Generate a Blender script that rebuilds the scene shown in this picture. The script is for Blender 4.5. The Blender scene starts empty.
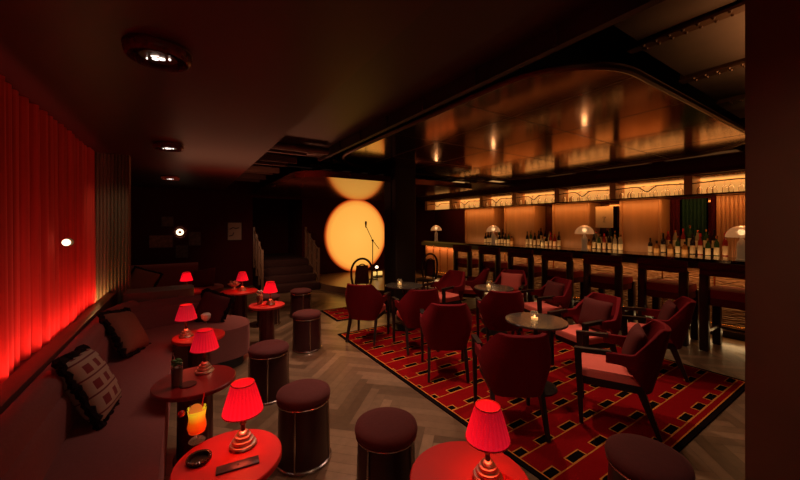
import bpy, bmesh, math, random
from mathutils import Vector, Matrix
random.seed(7)
R = math.radians
SC = bpy.context.scene
COL = SC.collection
# ------------------------------------------------------------------ camera
cd = bpy.data.cameras.new('camera'); cam = bpy.data.objects.new('camera', cd); COL.objects.link(cam)
cam.location = (0, 0, 1.58); cam.rotation_euler = (R(90), 0, R(-32.7))
cd.sensor_width = 36; cd.lens = 36 * 335 / 800; cd.shift_y = -15 / 800; cd.clip_start = 0.02
SC.camera = cam
# ------------------------------------------------------------------ world, exposure
w = bpy.data.worlds.new('world'); SC.world = w; w.use_nodes = True
w.node_tree.nodes['Background'].inputs[0].default_value = (0.02, 0.008, 0.005, 1)
w.node_tree.nodes['Background'].inputs[1].default_value = 0.3
SC.view_settings.view_transform = 'Standard'; SC.view_settings.look = 'None'
SC.view_settings.exposure = 0.0; SC.view_settings.gamma = 1; SC.view_settings.use_curve_mapping = False

def light(kind, name, loc, energy, color, size=.1, sizey=None, aim=None, spot=None, blend=.6, spread=None):
    l = bpy.data.lights.new(name, kind); o = bpy.data.objects.new(name, l); COL.objects.link(o)
    o.location = loc; l.energy = energy; l.color = color
    if kind == 'AREA':
        l.size = size
        if sizey: l.shape = 'RECTANGLE'; l.size_y = sizey
        if spread: l.spread = R(spread)
    else:
        l.shadow_soft_size = size
    if kind == 'SPOT': l.spot_size = R(spot); l.spot_blend = blend
    if aim: o.rotation_euler = (Vector(aim) - Vector(loc)).to_track_quat('-Z', 'Y').to_euler()
    return o

WARM = (1.0, .50, .20); AMB = (1.0, .42, .12); RED = (1.0, .09, .035)
def strip(name, x, z, y0, y1, energy, color, wd, dx, dz, spread=None):
    """a linear lamp running along Y, shining towards (dx, dz)"""
    o = light('AREA', name, (x, (y0 + y1) / 2, z), energy, color, wd, y1 - y0, spread=spread)
    zl = -Vector((dx, 0, dz)).normalized(); yl = Vector((0, 1, 0)); xl = yl.cross(zl)
    o.rotation_euler = Matrix((xl, yl, zl)).transposed().to_euler()
    return o
# added fill lamps without visible fixtures, then the linear strips
light('AREA', 'room_fill', (0.2, -1.9, 2.3), 5, (1, .55, .38), 1.6, 1.2, aim=(-.2, 3, .3))
light('SPOT', 'pier_fill', (.9, -.9, 2.42), 25, (1, .74, .54), .1, aim=(2.2, -.1, 1.2), spot=75, blend=.9)  # added lamp to lift the pier face, no fixture
light('AREA', 'panel_fill', (3.6, .1, 2.66), 20, (1, .55, .25), 1.5, 1.0, aim=(3.6, .1, 3.2))  # added unseen lamp brightening the bronze panels from below
light('AREA', 'baffle_fill', (1.15, 6.0, 1.9), 9, (1, .32, .16), .5, 2.5, aim=(1.2, 6.0, 3))  # added upward fill so the baffles read
light('AREA', 'sofa_fill', (0.25, 3.0, 2.43), 13, (1, .62, .50), .4, 4.5, aim=(-.1, 3.0, 0), spread=110)
light('AREA', 'alcove_fill', (-.1, 7.6, 2.43), 1.9, (1, .40, .25), 1.2, 2.0, aim=(-.1, 7.6, 0))
light('AREA', 'stair_fill', (1.1, 6.8, 2.2), 5.5, (1, .55, .32), .6, .6, aim=(2.1, 8.7, .0), spread=90)
strip('curtain_strip', -.79, .68, -1.4, 5.2, 115, (1, .15, .11), .03, -.35, 1, spread=140)
strip('counter_strip', 6.24, .93, .3, 8.5, 22, AMB, .03, .15, -1)
strip('plinth_strip', 6.26, .09, .3, 8.5, 6, (1, .6, .25), .02, -1, -.6)
strip('shelf_strip', 6.98, 2.02, .4, 8.3, 15, (1, .40, .10), .05, .5, -1)
strip('bottle_strip', 6.99, 1.09, .4, 7.4, 3, WARM, .04, .8, .9)
# overhead spots without fixtures; table ones are added bare lamps below the canopy
for n, p, a, e, s in (
    ('table_spot', (2.95, 2.25, 2.56), (3.0, 1.9, 0), 84, 90),
    ('table_spot', (4.05, 1.9, 2.56), (4.1, 1.6, 0), 56, 84),
    ('table_spot', (3.85, 3.6, 2.56), (3.85, 3.3, 0), 76, 84),
    ('table_spot', (2.7, 4.3, 2.56), (2.6, 4.1, 0), 64, 84),
    ('table_spot', (3.3, 1.25, 2.56), (3.3, 1.0, 0), 22, 60),
    ('floor_spot', (1.5, 5.2, 2.5), (1.35, 5.0, 0), 150, 72),
    ('floor_spot', (1.3, 3.0, 2.42), (1.25, 2.9, 0), 112, 84),
    ('floor_spot', (1.3, 1.6, 2.42), (1.45, 1.5, 0), 45, 80),
    ('red_spot', (1.6, 4.2, 2.5), (1.95, 3.9, 0), 40, 46)):
    light('SPOT', n, p, e, (1, .12, .06) if n[0] == 'r' else (1, .58, .36), .04, aim=a, spot=s, blend=.8)
light('SPOT', 'near_table_spot', (.25, 1.6, 2.4), 32, (1, .42, .26), .04, aim=(.3, 1.45, 0), spot=38, blend=.8)
light('SPOT', 'flute_fill', (-.35, 4.4, 2.4), 9, (1, .68, .42), .08, aim=(-.78, 5.36, 1.5), spot=50, blend=.9)  # added fill to brighten the flutes above their base light
light('SPOT', 'red_fill', (1.35, 5.0, 2.0), 14, (1, .10, .05), .05, aim=(2.0, 5.5, 2.7), spot=60)  # added red lamp tinting the ceiling near the canopy tip
light('POINT', 'flute_uplight', (-.86, 5.22, .70), 1.6, (1, .62, .2), .03)
light('SPOT', 'stage_fill', (4.3, 8.3, 2.3), 60, (1, .42, .12), .1, aim=(4.2, 7.4, 0), spot=100)  # added lamp standing in for the disc's orange spill on the stage

# ------------------------------------------------------------------ materials
def newmat(name):
    m = bpy.data.materials.new(name); m.use_nodes = True
    return m, m.node_tree, m.node_tree.nodes['Principled BSDF']
def mat(name, c, rough=.6, metal=0, var=.18, scale=14, bump=.15, coat=0, sheen=0, trans=0, emit=None, es=0, aniso=None, alpha=None, stretch=None):
    m, nt, b = newmat(name); N = nt.nodes; L = nt.links
    b.inputs['Roughness'].default_value = rough; b.inputs['Specular IOR Level'].default_value = .5 if rough < .7 else .12; b.inputs['Metallic'].default_value = metal
    if coat: b.inputs['Coat Weight'].default_value = coat; b.inputs['Coat Roughness'].default_value = .12
    if sheen:
        b.inputs['Sheen Weight'].default_value = sheen; b.inputs['Sheen Roughness'].default_value = .4
        b.inputs['Sheen Tint'].default_value = (min(1, c[0] * 3 + .2), min(1, c[1] * 3 + .1), min(1, c[2] * 3 + .1), 1)
    if trans: b.inputs['Transmission Weight'].default_value = trans; b.inputs['IOR'].default_value = 1.3
    if emit:
        b.inputs['Emission Color'].default_value = (*emit, 1); b.inputs['Emission Strength'].default_value = es
    tc = N.new('ShaderNodeTexCoord'); mp = N.new('ShaderNodeMapping'); L.new(tc.outputs['Object'], mp.inputs[0])
    if stretch: mp.inputs['Scale'].default_value = stretch
    no = N.new('ShaderNodeTexNoise'); no.inputs['Scale'].default_value = scale; no.inputs['Detail'].default_value = 4
    L.new(mp.outputs[0], no.inputs[0])
    mx = N.new('ShaderNodeMix'); mx.data_type = 'RGBA'
    mx.inputs[6].default_value = (*[max(0, x * (1 - var)) for x in c], 1); mx.inputs[7].default_value = (*[min(1, x * (1 + var)) for x in c], 1)
    L.new(no.outputs[0], mx.inputs[0]); L.new(mx.outputs[2], b.inputs['Base Color'])
    if bump:
        bp = N.new('ShaderNodeBump'); bp.inputs['Strength'].default_value = bump; bp.inputs['Distance'].default_value = .01
        L.new(no.outputs[0], bp.inputs['Height']); L.new(bp.outputs[0], b.inputs['Normal'])
    return m
def glass(name, c, rough=.03, trans=.95):
    return mat(name, c, rough, var=.03, bump=0, trans=trans)

class NG:
    """tiny expression builder for shader maths"""
    def __init__(s, nt): s.nt = nt
    def m(s, op, a, b=None, c=None):
        n = s.nt.nodes.new('ShaderNodeMath'); n.operation = op
        for i, v in enumerate((a, b, c)):
            if v is None: continue
            if isinstance(v, (int, float)): n.inputs[i].default_value = v
            else: s.nt.links.new(v, n.inputs[i])
        return n.outputs[0]
    def between(s, v, lo, hi):
        return s.m('MULTIPLY', s.m('GREATER_THAN', v, lo), s.m('LESS_THAN', v, hi))
    def orr(s, a, b): return s.m('MAXIMUM', a, b)
    def xyz(s):
        t = s.nt.nodes.new('ShaderNodeTexCoord'); q = s.nt.nodes.new('ShaderNodeSeparateXYZ')
        s.nt.links.new(t.outputs['Object'], q.inputs[0]); return q.outputs
    def mix(s, f, a, b):
        n = s.nt.nodes.new('ShaderNodeMix'); n.data_type = 'RGBA'
        for i, v in ((0, f), (6, a), (7, b)):
            if isinstance(v, tuple): n.inputs[i].default_value = (*v, 1)
            else: s.nt.links.new(v, n.inputs[i])
        return n.outputs[2]

M = {}
M['ceil_red'] = mat('ceiling_lacquer', (.048, .0065, .006), .42, var=.05, scale=3, bump=.02)
M['ceil_mid'] = mat('ceiling_gloss_red', (.035, .008, .006), .45, var=.05, scale=3, bump=.03)
M['black'] = mat('black_paint', (.006, .004, .004), .6, bump=.05)
M['wall_red'] = mat('wall_dark_red', (.050, .004, .005), .85, var=.1, scale=5, bump=.05)
M['wall_brown'] = mat('wall_brown', (.16, .075, .042), .7, var=.1, scale=6, bump=.08)
M['flute'] = mat('fluted_plaster', (.16, .115, .07), .6, var=.08, bump=.05)
M['curtain'] = mat('red_curtain', (.60, .055, .04), .75, var=.55, scale=3, bump=.1, sheen=.3, stretch=(1, 14, .15))  # streaky red: velvet nap, also painted-in fold shading
M['ledge'] = mat('ledge_wood', (.12, .03, .022), .45, bump=.05)
M['velvet'] = mat('sofa_velvet', (.20, .072, .066), .85, var=.14, scale=60, bump=.12, sheen=.35)
M['velvet_dark'] = mat('stool_velvet', (.075, .020, .020), .85, var=.12, scale=60, bump=.12, sheen=.3)
M['partition'] = mat('partition_top', (.17, .125, .09), .5, bump=.05)
M['pouf'] = mat('stool_lacquer', (.035, .008, .009), .32, var=.2, scale=30, bump=.05, stretch=(3, 3, .1))
M['chrome'] = mat('brushed_steel', (.62, .52, .46), .22, 1, var=.05, bump=0)
M['brass'] = mat('brass', (.62, .33, .10), .25, 1, var=.08, bump=.02)
M['bronze_dark'] = mat('dark_bronze', (.09, .045, .022), .35, .9, bump=.03)
M['redtop'] = mat('red_lacquer_top', (.55, .012, .008), .5, var=.06, bump=.02)
M['redleg'] = mat('dark_red_lacquer', (.09, .008, .009), .3, var=.15, bump=.04, coat=.2)
M['woodd'] = mat('ebonised_wood', (.010, .005, .004), .42, var=.3, scale=20, bump=.05, coat=0)
M['bentwood'] = mat('bentwood_dark', (.03, .008, .006), .35, bump=.05, coat=.2)
M['chair'] = mat('chair_crimson', (.13, .0035, .008), .8, var=.12, scale=70, bump=.12, sheen=.05)
M['chair_seat'] = mat('chair_seat_rose', (.72, .15, .12), .8, var=.1, scale=70, bump=.12, sheen=.25)
M['cush'] = mat('brown_cushion', (.085, .018, .018), .85, var=.1, scale=70, bump=.1)
M['cush_rose'] = mat('rose_cushion', (.42, .085, .07), .85, var=.1, scale=70, bump=.1)
M['pillow_tan'] = mat('tan_pillow', (.19, .075, .048), .85, var=.1, scale=50, bump=.15)
M['fringe'] = mat('black_fringe', (.012, .006, .006), .95, var=.4, scale=90, bump=.8)
M['barred'] = mat('bar_stool_velvet', (.10, .006, .008), .75, var=.15, scale=60, bump=.1)
M['barwood'] = mat('bar_stool_wood', (.020, .005, .005), .35, var=.2, bump=.05)
M['barseat'] = mat('bar_stool_seat', (.26, .014, .012), .7, var=.12, scale=60, bump=.1)
M['ctop'] = mat('counter_stone', (.022, .012, .010), .12, var=.4, scale=9, bump=0)
M['cdark'] = mat('counter_dark_wood', (.02, .007, .006), .4, bump=.05)
M['panelw'] = mat('back_bar_oak', (.50, .235, .095), .45, var=.2, scale=7, bump=.04, stretch=(2, 2, .15))
M['panelo'] = mat('bar_end_panel', (.48, .20, .10), .5, var=.1, scale=7, bump=.04, stretch=(2, 2, .15))
M['mirror'] = mat('smoked_mirror', (.22, .12, .07), .07, 1, var=.05, bump=0)
M['tabletop'] = mat('smoked_table_top', (.07, .06, .05), .13, var=.1, bump=0)
M['black_metal'] = mat('black_metal', (.015, .012, .012), .35, .6, bump=.03)
M['glass'] = glass('clear_glass', (.95, .93, .9))
M['bulbglass'] = mat('fixture_glass', (.30, .06, .04), .12, var=.5, scale=25, bump=.5, trans=.5)
M['green'] = mat('green_drape', (.018, .055, .035), .7, bump=.1)
M['stage'] = mat('stage_boards', (.16, .085, .045), .3, var=.2, scale=8, bump=.05, stretch=(8, .5, 1))
M['step'] = mat('step_carpet', (.05, .022, .020), .9, bump=.2)
M['balu'] = mat('balustrade_wood', (.16, .085, .05), .5, bump=.05)
M['white'] = mat('cream_card', (.62, .42, .24), .7, var=.05, bump=0)
M['paper'] = mat('dim_print', (.16, .10, .085), .7, var=.35, scale=30, bump=0)
M['frame'] = mat('print_frame', (.03, .012, .01), .4, bump=0)
M['ink'] = mat('dark_ink', (.01, .006, .005), .6, bump=0)
M['panelc'] = mat('bronze_ceiling_panel', (.17, .10, .06), .4, .2, var=.2, scale=5, bump=.05)
M['phone'] = mat('grey_slate', (.04, .04, .045), .35, var=.1, bump=0)
M['ring'] = mat('ring_light_glass', (.8, .7, .55), .4, emit=(1, .74, .45), es=2.6, bump=0)
M['glint'] = mat('painted_glint', (.9, .85, .8), .4, emit=(1, .85, .75), es=3, bump=0)  # emissive colour for painted reflections on the ceiling lamps
M['lampwhite'] = mat('sconce_lit_glass', (.9, .8, .65), .4, emit=(1, .78, .52), es=2.2, bump=0)
M['flame'] = mat('candle_flame', (1, .6, .2), .5, emit=(1, .55, .2), es=3, bump=0)
M['wax'] = mat('candle_wax', (.7, .55, .35), .5, emit=(1, .5, .15), es=.5, bump=0)
M['mush'] = mat('mushroom_shade', (.36, .20, .09), .35, emit=(1, .5, .2), es=.06, bump=0)
M['mushcore'] = mat('mushroom_bulb', (1, .9, .7), .4, emit=(1, .75, .45), es=9, bump=0)
M['glow'] = mat('backlit_amber_glass', (.7, .4, .15), .5, var=.15, scale=2, emit=(1, .43, .10), es=.62, bump=0)
M['juice_r'] = mat('red_juice', (.75, .05, .01), .2, emit=(1, .05, .01), es=.35, bump=0)
M['herb'] = mat('mint_leaf', (.04, .12, .02), .6, bump=.3)
M['drinkgreen'] = mat('dark_green_drink', (.10, .05, .02), .25, bump=0)
M['pale'] = mat('pale_foam', (.62, .58, .48), .5, bump=.1)
M['cherry'] = mat('cherry', (.45, .01, .01), .2, bump=0)
M['orange'] = mat('orange_peel', (.9, .45, .06), .5, emit=(1, .4, .05), es=.2, bump=0)
M['drape'] = mat('dark_red_drape', (.09, .008, .012), .8, bump=.1)
M['rivet'] = mat('riveted_bronze', (.12, .05, .02), .35, .6, bump=0)
M['lampmetal'] = mat('aged_nickel', (.80, .66, .50), .38, 1, var=.05, bump=0)
M['beamm'] = mat('painted_steel', (.03, .018, .012), .6, var=.2, bump=.05)
M['duct'] = mat('duct_metal', (.14, .085, .07), .35, .4, var=.2, scale=6, bump=.05)

# lamp shade: lit from inside, pleated
def shade_mat():
    m, nt, b = newmat('pleated_red_shade'); g = NG(nt); x, y, z = g.xyz()
    a = g.m('ARCTAN2', y, x); s = g.m('SINE', g.m('MULTIPLY', a, 26))
    f = g.m('ADD', g.m('MULTIPLY', s, .10), .5)
    c = g.mix(f, (.34, .0, .006), (1.0, .012, .034))
    nt.links.new(c, b.inputs['Emission Color']); nt.links.new(g.m('ADD', g.m('MULTIPLY', g.m('SUBTRACT', .30, z), 2.6), .38), b.inputs['Emission Strength'])
    b.inputs['Base Color'].default_value = (.55, .01, .015, 1); b.inputs['Roughness'].default_value = .8
    return m
M['shade'] = shade_mat()
def sun_mat():
    m, nt, b = newmat('glowing_disc'); g = NG(nt); x, y, z = g.xyz()
    r = g.m('SQRT', g.m('ADD', g.m('MULTIPLY', x, x), g.m('MULTIPLY', z, z)))
    t = nt.nodes.new('ShaderNodeValToRGB'); nt.links.new(r, t.inputs[0]); e = t.color_ramp.elements
    e[0].position = 0; e[0].color = (1.0, .50, .085, 1); e[1].position = 1; e[1].color = (.10, .008, .0, 1)
    k = e.new(.80); k.color = (.95, .43, .065, 1); k = e.new(.915); k.color = (.90, .30, .04, 1); k = e.new(.965); k.color = (.55, .07, .01, 1)
    e[-1].position = 1.0
    mp = nt.nodes.new('ShaderNodeMath'); mp.operation = 'DIVIDE'; nt.links.new(r, mp.inputs[0]); mp.inputs[1].default_value = 1.13
    nt.links.new(mp.outputs[0], t.inputs[0])
    nt.links.new(t.outputs[0], b.inputs['Emission Color']); b.inputs['Emission Strength'].default_value = 1.0
    b.inputs['Base Color'].default_value = (.5, .2, .05, 1)
    return m
M['sun'] = sun_mat()
def rug_mat():
    m, nt, b = newmat('patterned_rug'); g = NG(nt); x, y, z = g.xyz()
    py = g.m('ADD', g.m('DIVIDE', g.m('SUBTRACT', y, 1.04), .228), 20.5)
    v = g.m('MULTIPLY', g.m('SUBTRACT', g.m('FRACT', py), .5), .228)
    row = g.m('FLOOR', py)
    px = g.m('ADD', g.m('DIVIDE', g.m('ADD', g.m('SUBTRACT', x, 2.18), g.m('MULTIPLY', row, .012)), .3), 20.5)
    u = g.m('ABSOLUTE', g.m('MULTIPLY', g.m('SUBTRACT', g.m('FRACT', px), .5), .3))
    av = g.m('ABSOLUTE', v)
    rect = g.m('MULTIPLY', g.m('LESS_THAN', u, .076), g.m('LESS_THAN', av, .027))
    big = g.m('MULTIPLY', g.m('LESS_THAN', u, .087), g.m('LESS_THAN', av, .036))
    base = g.between(v, -.040, -.031)
    gold = g.orr(big, base)
    c = g.mix(gold, (.19, .0045, .006), (.42, .16, .035))
    c = g.mix(rect, c, (.006, .004, .004))
    # border
    ex = g.m('SUBTRACT', 1.45, g.m('ABSOLUTE', g.m('SUBTRACT', x, 3.30)))
    cy = g.m('SUBTRACT', 1.82, g.m('ABSOLUTE', g.m('SUBTRACT', y, 2.73)))
    ed = g.m('MINIMUM', ex, cy)
    c = g.mix(g.m('LESS_THAN', ed, .050), c, (.50, .17, .035))
    c = g.mix(g.m('LESS_THAN', ed, .040), c, (.008, .005, .005))
    no = nt.nodes.new('ShaderNodeTexNoise'); no.inputs['Scale'].default_value = 180
    bp = nt.nodes.new('ShaderNodeBump'); bp.inputs['Strength'].default_value = .3; bp.inputs['Distance'].default_value = .004
    nt.links.new(no.outputs[0], bp.inputs['Height']); nt.links.new(bp.outputs[0], b.inputs['Normal'])
    nt.links.new(c, b.inputs['Base Color']); b.inputs['Roughness'].default_value = .9; b.inputs['Specular IOR Level'].default_value = 0
    return m
M['rug'] = rug_mat()
def plank_mat():
    m, nt, b = newmat('herringbone_oak'); N = nt.nodes; L = nt.links
    at = N.new('ShaderNodeAttribute'); at.attribute_name = 'plank'
    ramp = N.new('ShaderNodeValToRGB'); L.new(at.outputs['Fac'], ramp.inputs[0])
    ramp.color_ramp.elements[0].color = (.11, .066, .038, 1); ramp.color_ramp.elements[1].color = (.29, .185, .112, 1)
    tc = N.new('ShaderNodeTexCoord'); no = N.new('ShaderNodeTexNoise'); no.inputs['Scale'].default_value = 18; no.inputs['Detail'].default_value = 5
    L.new(tc.outputs['Object'], no.inputs[0])
    mx = N.new('ShaderNodeMix'); mx.data_type = 'RGBA'; mx.blend_type = 'MULTIPLY'; mx.inputs[0].default_value = .5
    L.new(ramp.outputs[0], mx.inputs[6]); L.new(no.outputs[0], mx.inputs[7]); L.new(mx.outputs[2], b.inputs['Base Color'])
    b.inputs['Roughness'].default_value = .3
    bp = N.new('ShaderNodeBump'); bp.inputs['Strength'].default_value = .08; L.new(no.outputs[0], bp.inputs['Height']); L.new(bp.outputs[0], b.inputs['Normal'])
    return m
M['plank'] = plank_mat()
def wave_panel():
    m, nt, b = newmat('hammered_leather_panel'); N = nt.nodes; L = nt.links
    tc = N.new('ShaderNodeTexCoord'); mp = N.new('ShaderNodeMapping'); mp.inputs['Scale'].default_value = (1, 1, 7); L.new(tc.outputs['Object'], mp.inputs[0])
    no = N.new('ShaderNodeTexNoise'); no.inputs['Scale'].default_value = 9; no.inputs['Detail'].default_value = 1; L.new(mp.outputs[0], no.inputs[0])
    bp = N.new('ShaderNodeBump'); bp.inputs['Strength'].default_value = 1; bp.inputs['Distance'].default_value = .05
    L.new(no.outputs[0], bp.inputs['Height']); L.new(bp.outputs[0], b.inputs['Normal'])
    b.inputs['Base Color'].default_value = (.17, .085, .045, 1); b.inputs['Roughness'].default_value = .4
    return m
M['wave'] = wave_panel()
def raft_mat():
    m, nt, b = newmat('polished_bronze_mirror'); N = nt.nodes; L = nt.links
    b.inputs['Base Color'].default_value = (.36, .19, .115, 1); b.inputs['Metallic'].default_value = 1; b.inputs['Roughness'].default_value = .12
    tc = N.new('ShaderNodeTexCoord'); no = N.new('ShaderNodeTexNoise'); no.inputs['Scale'].default_value = 2.2; L.new(tc.outputs['Object'], no.inputs[0])
    bp = N.new('ShaderNodeBump'); bp.inputs['Strength'].default_value = .03; bp.inputs['Distance'].default_value = .02
    L.new(no.outputs[0], bp.inputs['Height']); L.new(bp.outputs[0], b.inputs['Normal'])
    return m
M['raft'] = raft_mat()
def kilim_mat():
    m, nt, b = newmat('kilim_weave'); g = NG(nt); x, y, z = g.xyz()
    fx = g.m('FRACT', g.m('ADD', g.m('DIVIDE', x, .125), 20.5)); fy = g.m('FRACT', g.m('ADD', g.m('DIVIDE', y, .105), 20.5))
    sq = g.m('MULTIPLY', g.between(fx, .22, .72), g.between(fy, .25, .75))
    st = g.between(fy, -.01, .09)
    c = g.mix(st, (.34, .24, .165), (.13, .02, .02)); c = g.mix(sq, c, (.15, .012, .014))
    nt.links.new(c, b.inputs['Base Color']); b.inputs['Roughness'].default_value = .9
    return m
M['kilim'] = kilim_mat()
def juice_mat():
    m, nt, b = newmat('sunrise_cocktail'); g = NG(nt); x, y, z = g.xyz()
    t = nt.nodes.new('ShaderNodeValToRGB'); nt.links.new(g.m('DIVIDE', z, .16), t.inputs[0]); e = t.color_ramp.elements
    e[0].position = .35; e[0].color = (.8, .03, .0, 1); e[1].position = .82; e[1].color = (1, .62, .02, 1)
    k = e.new(.58); k.color = (.95, .12, .0, 1)
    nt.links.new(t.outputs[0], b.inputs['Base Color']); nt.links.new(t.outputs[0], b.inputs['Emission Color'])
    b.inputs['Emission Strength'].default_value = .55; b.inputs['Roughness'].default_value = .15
    return m
M['juice'] = juice_mat()

# ------------------------------------------------------------------ mesh helpers
class MB:
    def __init__(s): s.bm = bmesh.new()
    def box(s, x0, x1, y0, y1, z0, z1, bev=0, seg=2, M4=None):
        r = bmesh.ops.create_cube(s.bm, size=1); vs = r['verts']
        for v in vs:
            v.co = Vector(((x0 + x1) / 2 + v.co.x * (x1 - x0), (y0 + y1) / 2 + v.co.y * (y1 - y0), (z0 + z1) / 2 + v.co.z * (z1 - z0)))
            if M4 is not None: v.co = M4 @ v.co
        if bev:
            es = list({e for v in vs for e in v.link_edges})
            bmesh.ops.bevel(s.bm, geom=es, offset=bev, segments=seg, affect='EDGES', profile=.5)
        return s
    def bar(s, p0, p1, w0, h0, w1=None, h1=None, up=(0, 0, 1)):
        w1 = w1 or w0; h1 = h1 or h0; p0 = Vector(p0); p1 = Vector(p1); d = (p1 - p0).normalized()
        up = Vector(up); 
        if abs(d.dot(up)) > .95: up = Vector((1, 0, 0))
        a = d.cross(up).normalized(); b = a.cross(d).normalized(); vs = []
        for p, ww, hh in ((p0, w0, h0), (p1, w1, h1)):
            for i, j in ((-1, -1), (1, -1), (1, 1), (-1, 1)): vs.append(s.bm.verts.new(p + a * i * ww / 2 + b * j * hh / 2))
        for f in ((3, 2, 1, 0), (4, 5, 6, 7), (0, 1, 5, 4), (1, 2, 6, 5), (2, 3, 7, 6), (3, 0, 4, 7)): s.bm.faces.new([vs[i] for i in f])
        return s
    def lathe(s, prof, n=24, c=(0, 0, 0), flute=0, fn=0, sx=1, sy=1, cap=True):
        rings = []
        for r, z in prof:
            ring = []
            for i in range(n):
                a = 2 * math.pi * i / n; rr = r * (1 + (flute * math.cos(fn * a) if flute else 0))
                ring.append(s.bm.verts.new((c[0] + rr * math.cos(a) * sx, c[1] + rr * math.sin(a) * sy, c[2] + z)))
            rings.append(ring)
        for a, b in zip(rings, rings[1:]):
            for i in range(n): s.bm.faces.new((a[i], a[(i + 1) % n], b[(i + 1) % n], b[i]))
        if cap:
            if prof[0][0] > 1e-4: s.bm.faces.new(rings[0][::-1])
            if prof[-1][0] > 1e-4: s.bm.faces.new(rings[-1])
        return s
    def tube(s, pts, r, n=8, closed=False, flat=None):
        pts = [Vector(p) for p in pts]; rings = []; k = len(pts); prev = None
        for i, p in enumerate(pts):
            if closed: d = pts[(i + 1) % k] - pts[i - 1]
            else: d = pts[min(i + 1, k - 1)] - pts[max(i - 1, 0)]
            d.normalize()
            up = prev if prev is not None else (Vector((0, 0, 1)) if abs(d.z) < .9 else Vector((1, 0, 0)))
            a = d.cross(up); a.normalize(); b = a.cross(d).normalized(); prev = b
            rr = r[i] if isinstance(r, (list, tuple)) else r
            rings.append([s.bm.verts.new(p + a * math.cos(t) * rr + b * math.sin(t) * rr * (flat or 1)) for t in (2 * math.pi * j / n for j in range(n))])
        m = k if closed else k - 1
        for i in range(m):
            A, B = rings[i], rings[(i + 1) % k]
            for j in range(n): s.bm.faces.new((A[j], A[(j + 1) % n], B[(j + 1) % n], B[j]))
        if not closed: s.bm.faces.new(rings[0][::-1]); s.bm.faces.new(rings[-1])
        return s
    def sweep(s, path, prof, closed_prof=True):
        """sweep a (offset, z) profile along a plan path; offset to the left of travel"""
        P = [Vector((p[0], p[1], 0)) for p in path]; rings = []
        for i, p in enumerate(P):
            d = (P[min(i + 1, len(P) - 1)] - P[max(i - 1, 0)]).normalized(); nrm = Vector((-d.y, d.x, 0))
            rings.append([s.bm.verts.new(p + nrm * o + Vector((0, 0, z))) for o, z in prof])
        n = len(prof)
        for A, B in zip(rings, rings[1:]):
            for j in range(n): s.bm.faces.new((A[j], B[j], B[(j + 1) % n], A[(j + 1) % n]))
        s.bm.faces.new(rings[0]); s.bm.faces.new(rings[-1][::-1])
        return s
    def prism(s, poly, z0, z1, bev=0, seg=3):
        a = [s.bm.verts.new((x, y, z0)) for x, y in poly]; b = [s.bm.verts.new((x, y, z1)) for x, y in poly]; n = len(poly)
        fs = [s.bm.faces.new(a[::-1]), s.bm.faces.new(b)]
        for i in range(n): s.bm.faces.new((a[i], a[(i + 1) % n], b[(i + 1) % n], b[i]))
        if bev: bmesh.ops.bevel(s.bm, geom=list(fs[1].edges), offset=bev, segments=seg, affect='EDGES', profile=.5)
        return s
    def grid(s, f, nu, nv, thick=0, closeu=False):
        V = [[s.bm.verts.new(f(i / nu, j / nv)) for j in range(nv + 1)] for i in range(nu + 1)]
        fs = []
        for i in range(nu):
            for j in range(nv): fs.append(s.bm.faces.new((V[i][j], V[i + 1][j], V[i + 1][j + 1], V[i][j + 1])))
        if thick:
            s.bm.normal_update()
            bmesh.ops.solidify(s.bm, geom=fs, thickness=thick)
        return s
    def ball(s, c, r, sc=(1, 1, 1), n=12):
        m = Matrix.Translation(c) @ Matrix.Diagonal((*sc, 1))
        bmesh.ops.create_uvsphere(s.bm, u_segments=n, v_segments=max(6, n // 2 + 2), radius=r, matrix=m); return s
    def build(s, name, m, parent=None, loc=None, rot=None, smooth=True, ang=38, sub=0):
        bmesh.ops.recalc_face_normals(s.bm, faces=s.bm.faces)
        me = bpy.data.meshes.new(name); s.bm.to_mesh(me); s.bm.free()
        me.materials.append(M[m] if isinstance(m, str) else m)
        if smooth:
            me.shade_smooth(); me.set_sharp_from_angle(angle=R(ang))
        o = bpy.data.objects.new(name, me); COL.objects.link(o)
        if parent: o.parent = parent
        if loc: o.location = loc
        if rot: o.rotation_euler = rot
        if sub:
            md = o.modifiers.new('smooth', 'SUBSURF'); md.levels = sub; md.render_levels = sub
        return o
def tag(o, label=None, cat=None, group=None, kind=None):
    if label: o['label'] = label
    if cat: o['category'] = cat
    if group: o['group'] = group
    if kind: o['kind'] = kind
    return o
def thing(name, label, cat, loc=(0, 0, 0), rz=0, group=None):
    o = bpy.data.objects.new(name, None); COL.objects.link(o); o.location = loc; o.rotation_euler = (0, 0, rz); o.empty_display_size = .1
    return tag(o, label, cat, group)
def st(o): o['kind'] = 'structure'; return o
def dup(src, loc, rz=None, label=None, group=None, rot=None, scale=None):
    def rec(o, par):
        c = o.copy(); COL.objects.link(c); c.parent = par
        for ch in list(o.children): rec(ch, c)
        return c
    r = rec(src, None); r.location = loc
    if rz is not None: r.rotation_euler = (0, 0, rz)
    if rot is not None: r.rotation_euler = rot
    if scale: r.scale = scale
    if label: r['label'] = label
    if group: r['group'] = group
    return r
def circ(cx, cy, rx, ry=None, n=40, a0=0, a1=360):
    ry = ry or rx
    return [(cx + rx * math.cos(R(a0 + (a1 - a0) * i / n)), cy + ry * math.sin(R(a0 + (a1 - a0) * i / n))) for i in range(n)]
def rrect(x0, x1, y0, y1, rs, n=10):
    """rounded rectangle; rs: radii at (x0,y0),(x1,y0),(x1,y1),(x0,y1)"""
    out = []
    for (cx, cy, sx, sy, a), r in zip(((x0, y0, 1, 1, 180), (x1, y0, -1, 1, 270), (x1, y1, -1, -1, 0), (x0, y1, 1, -1, 90)), rs):
        for i in range(n + 1):
            t = R(a + 90 * i / n); out.append((cx + sx * r + r * math.cos(t), cy + sy * r + r * math.sin(t)))
    return out
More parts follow.
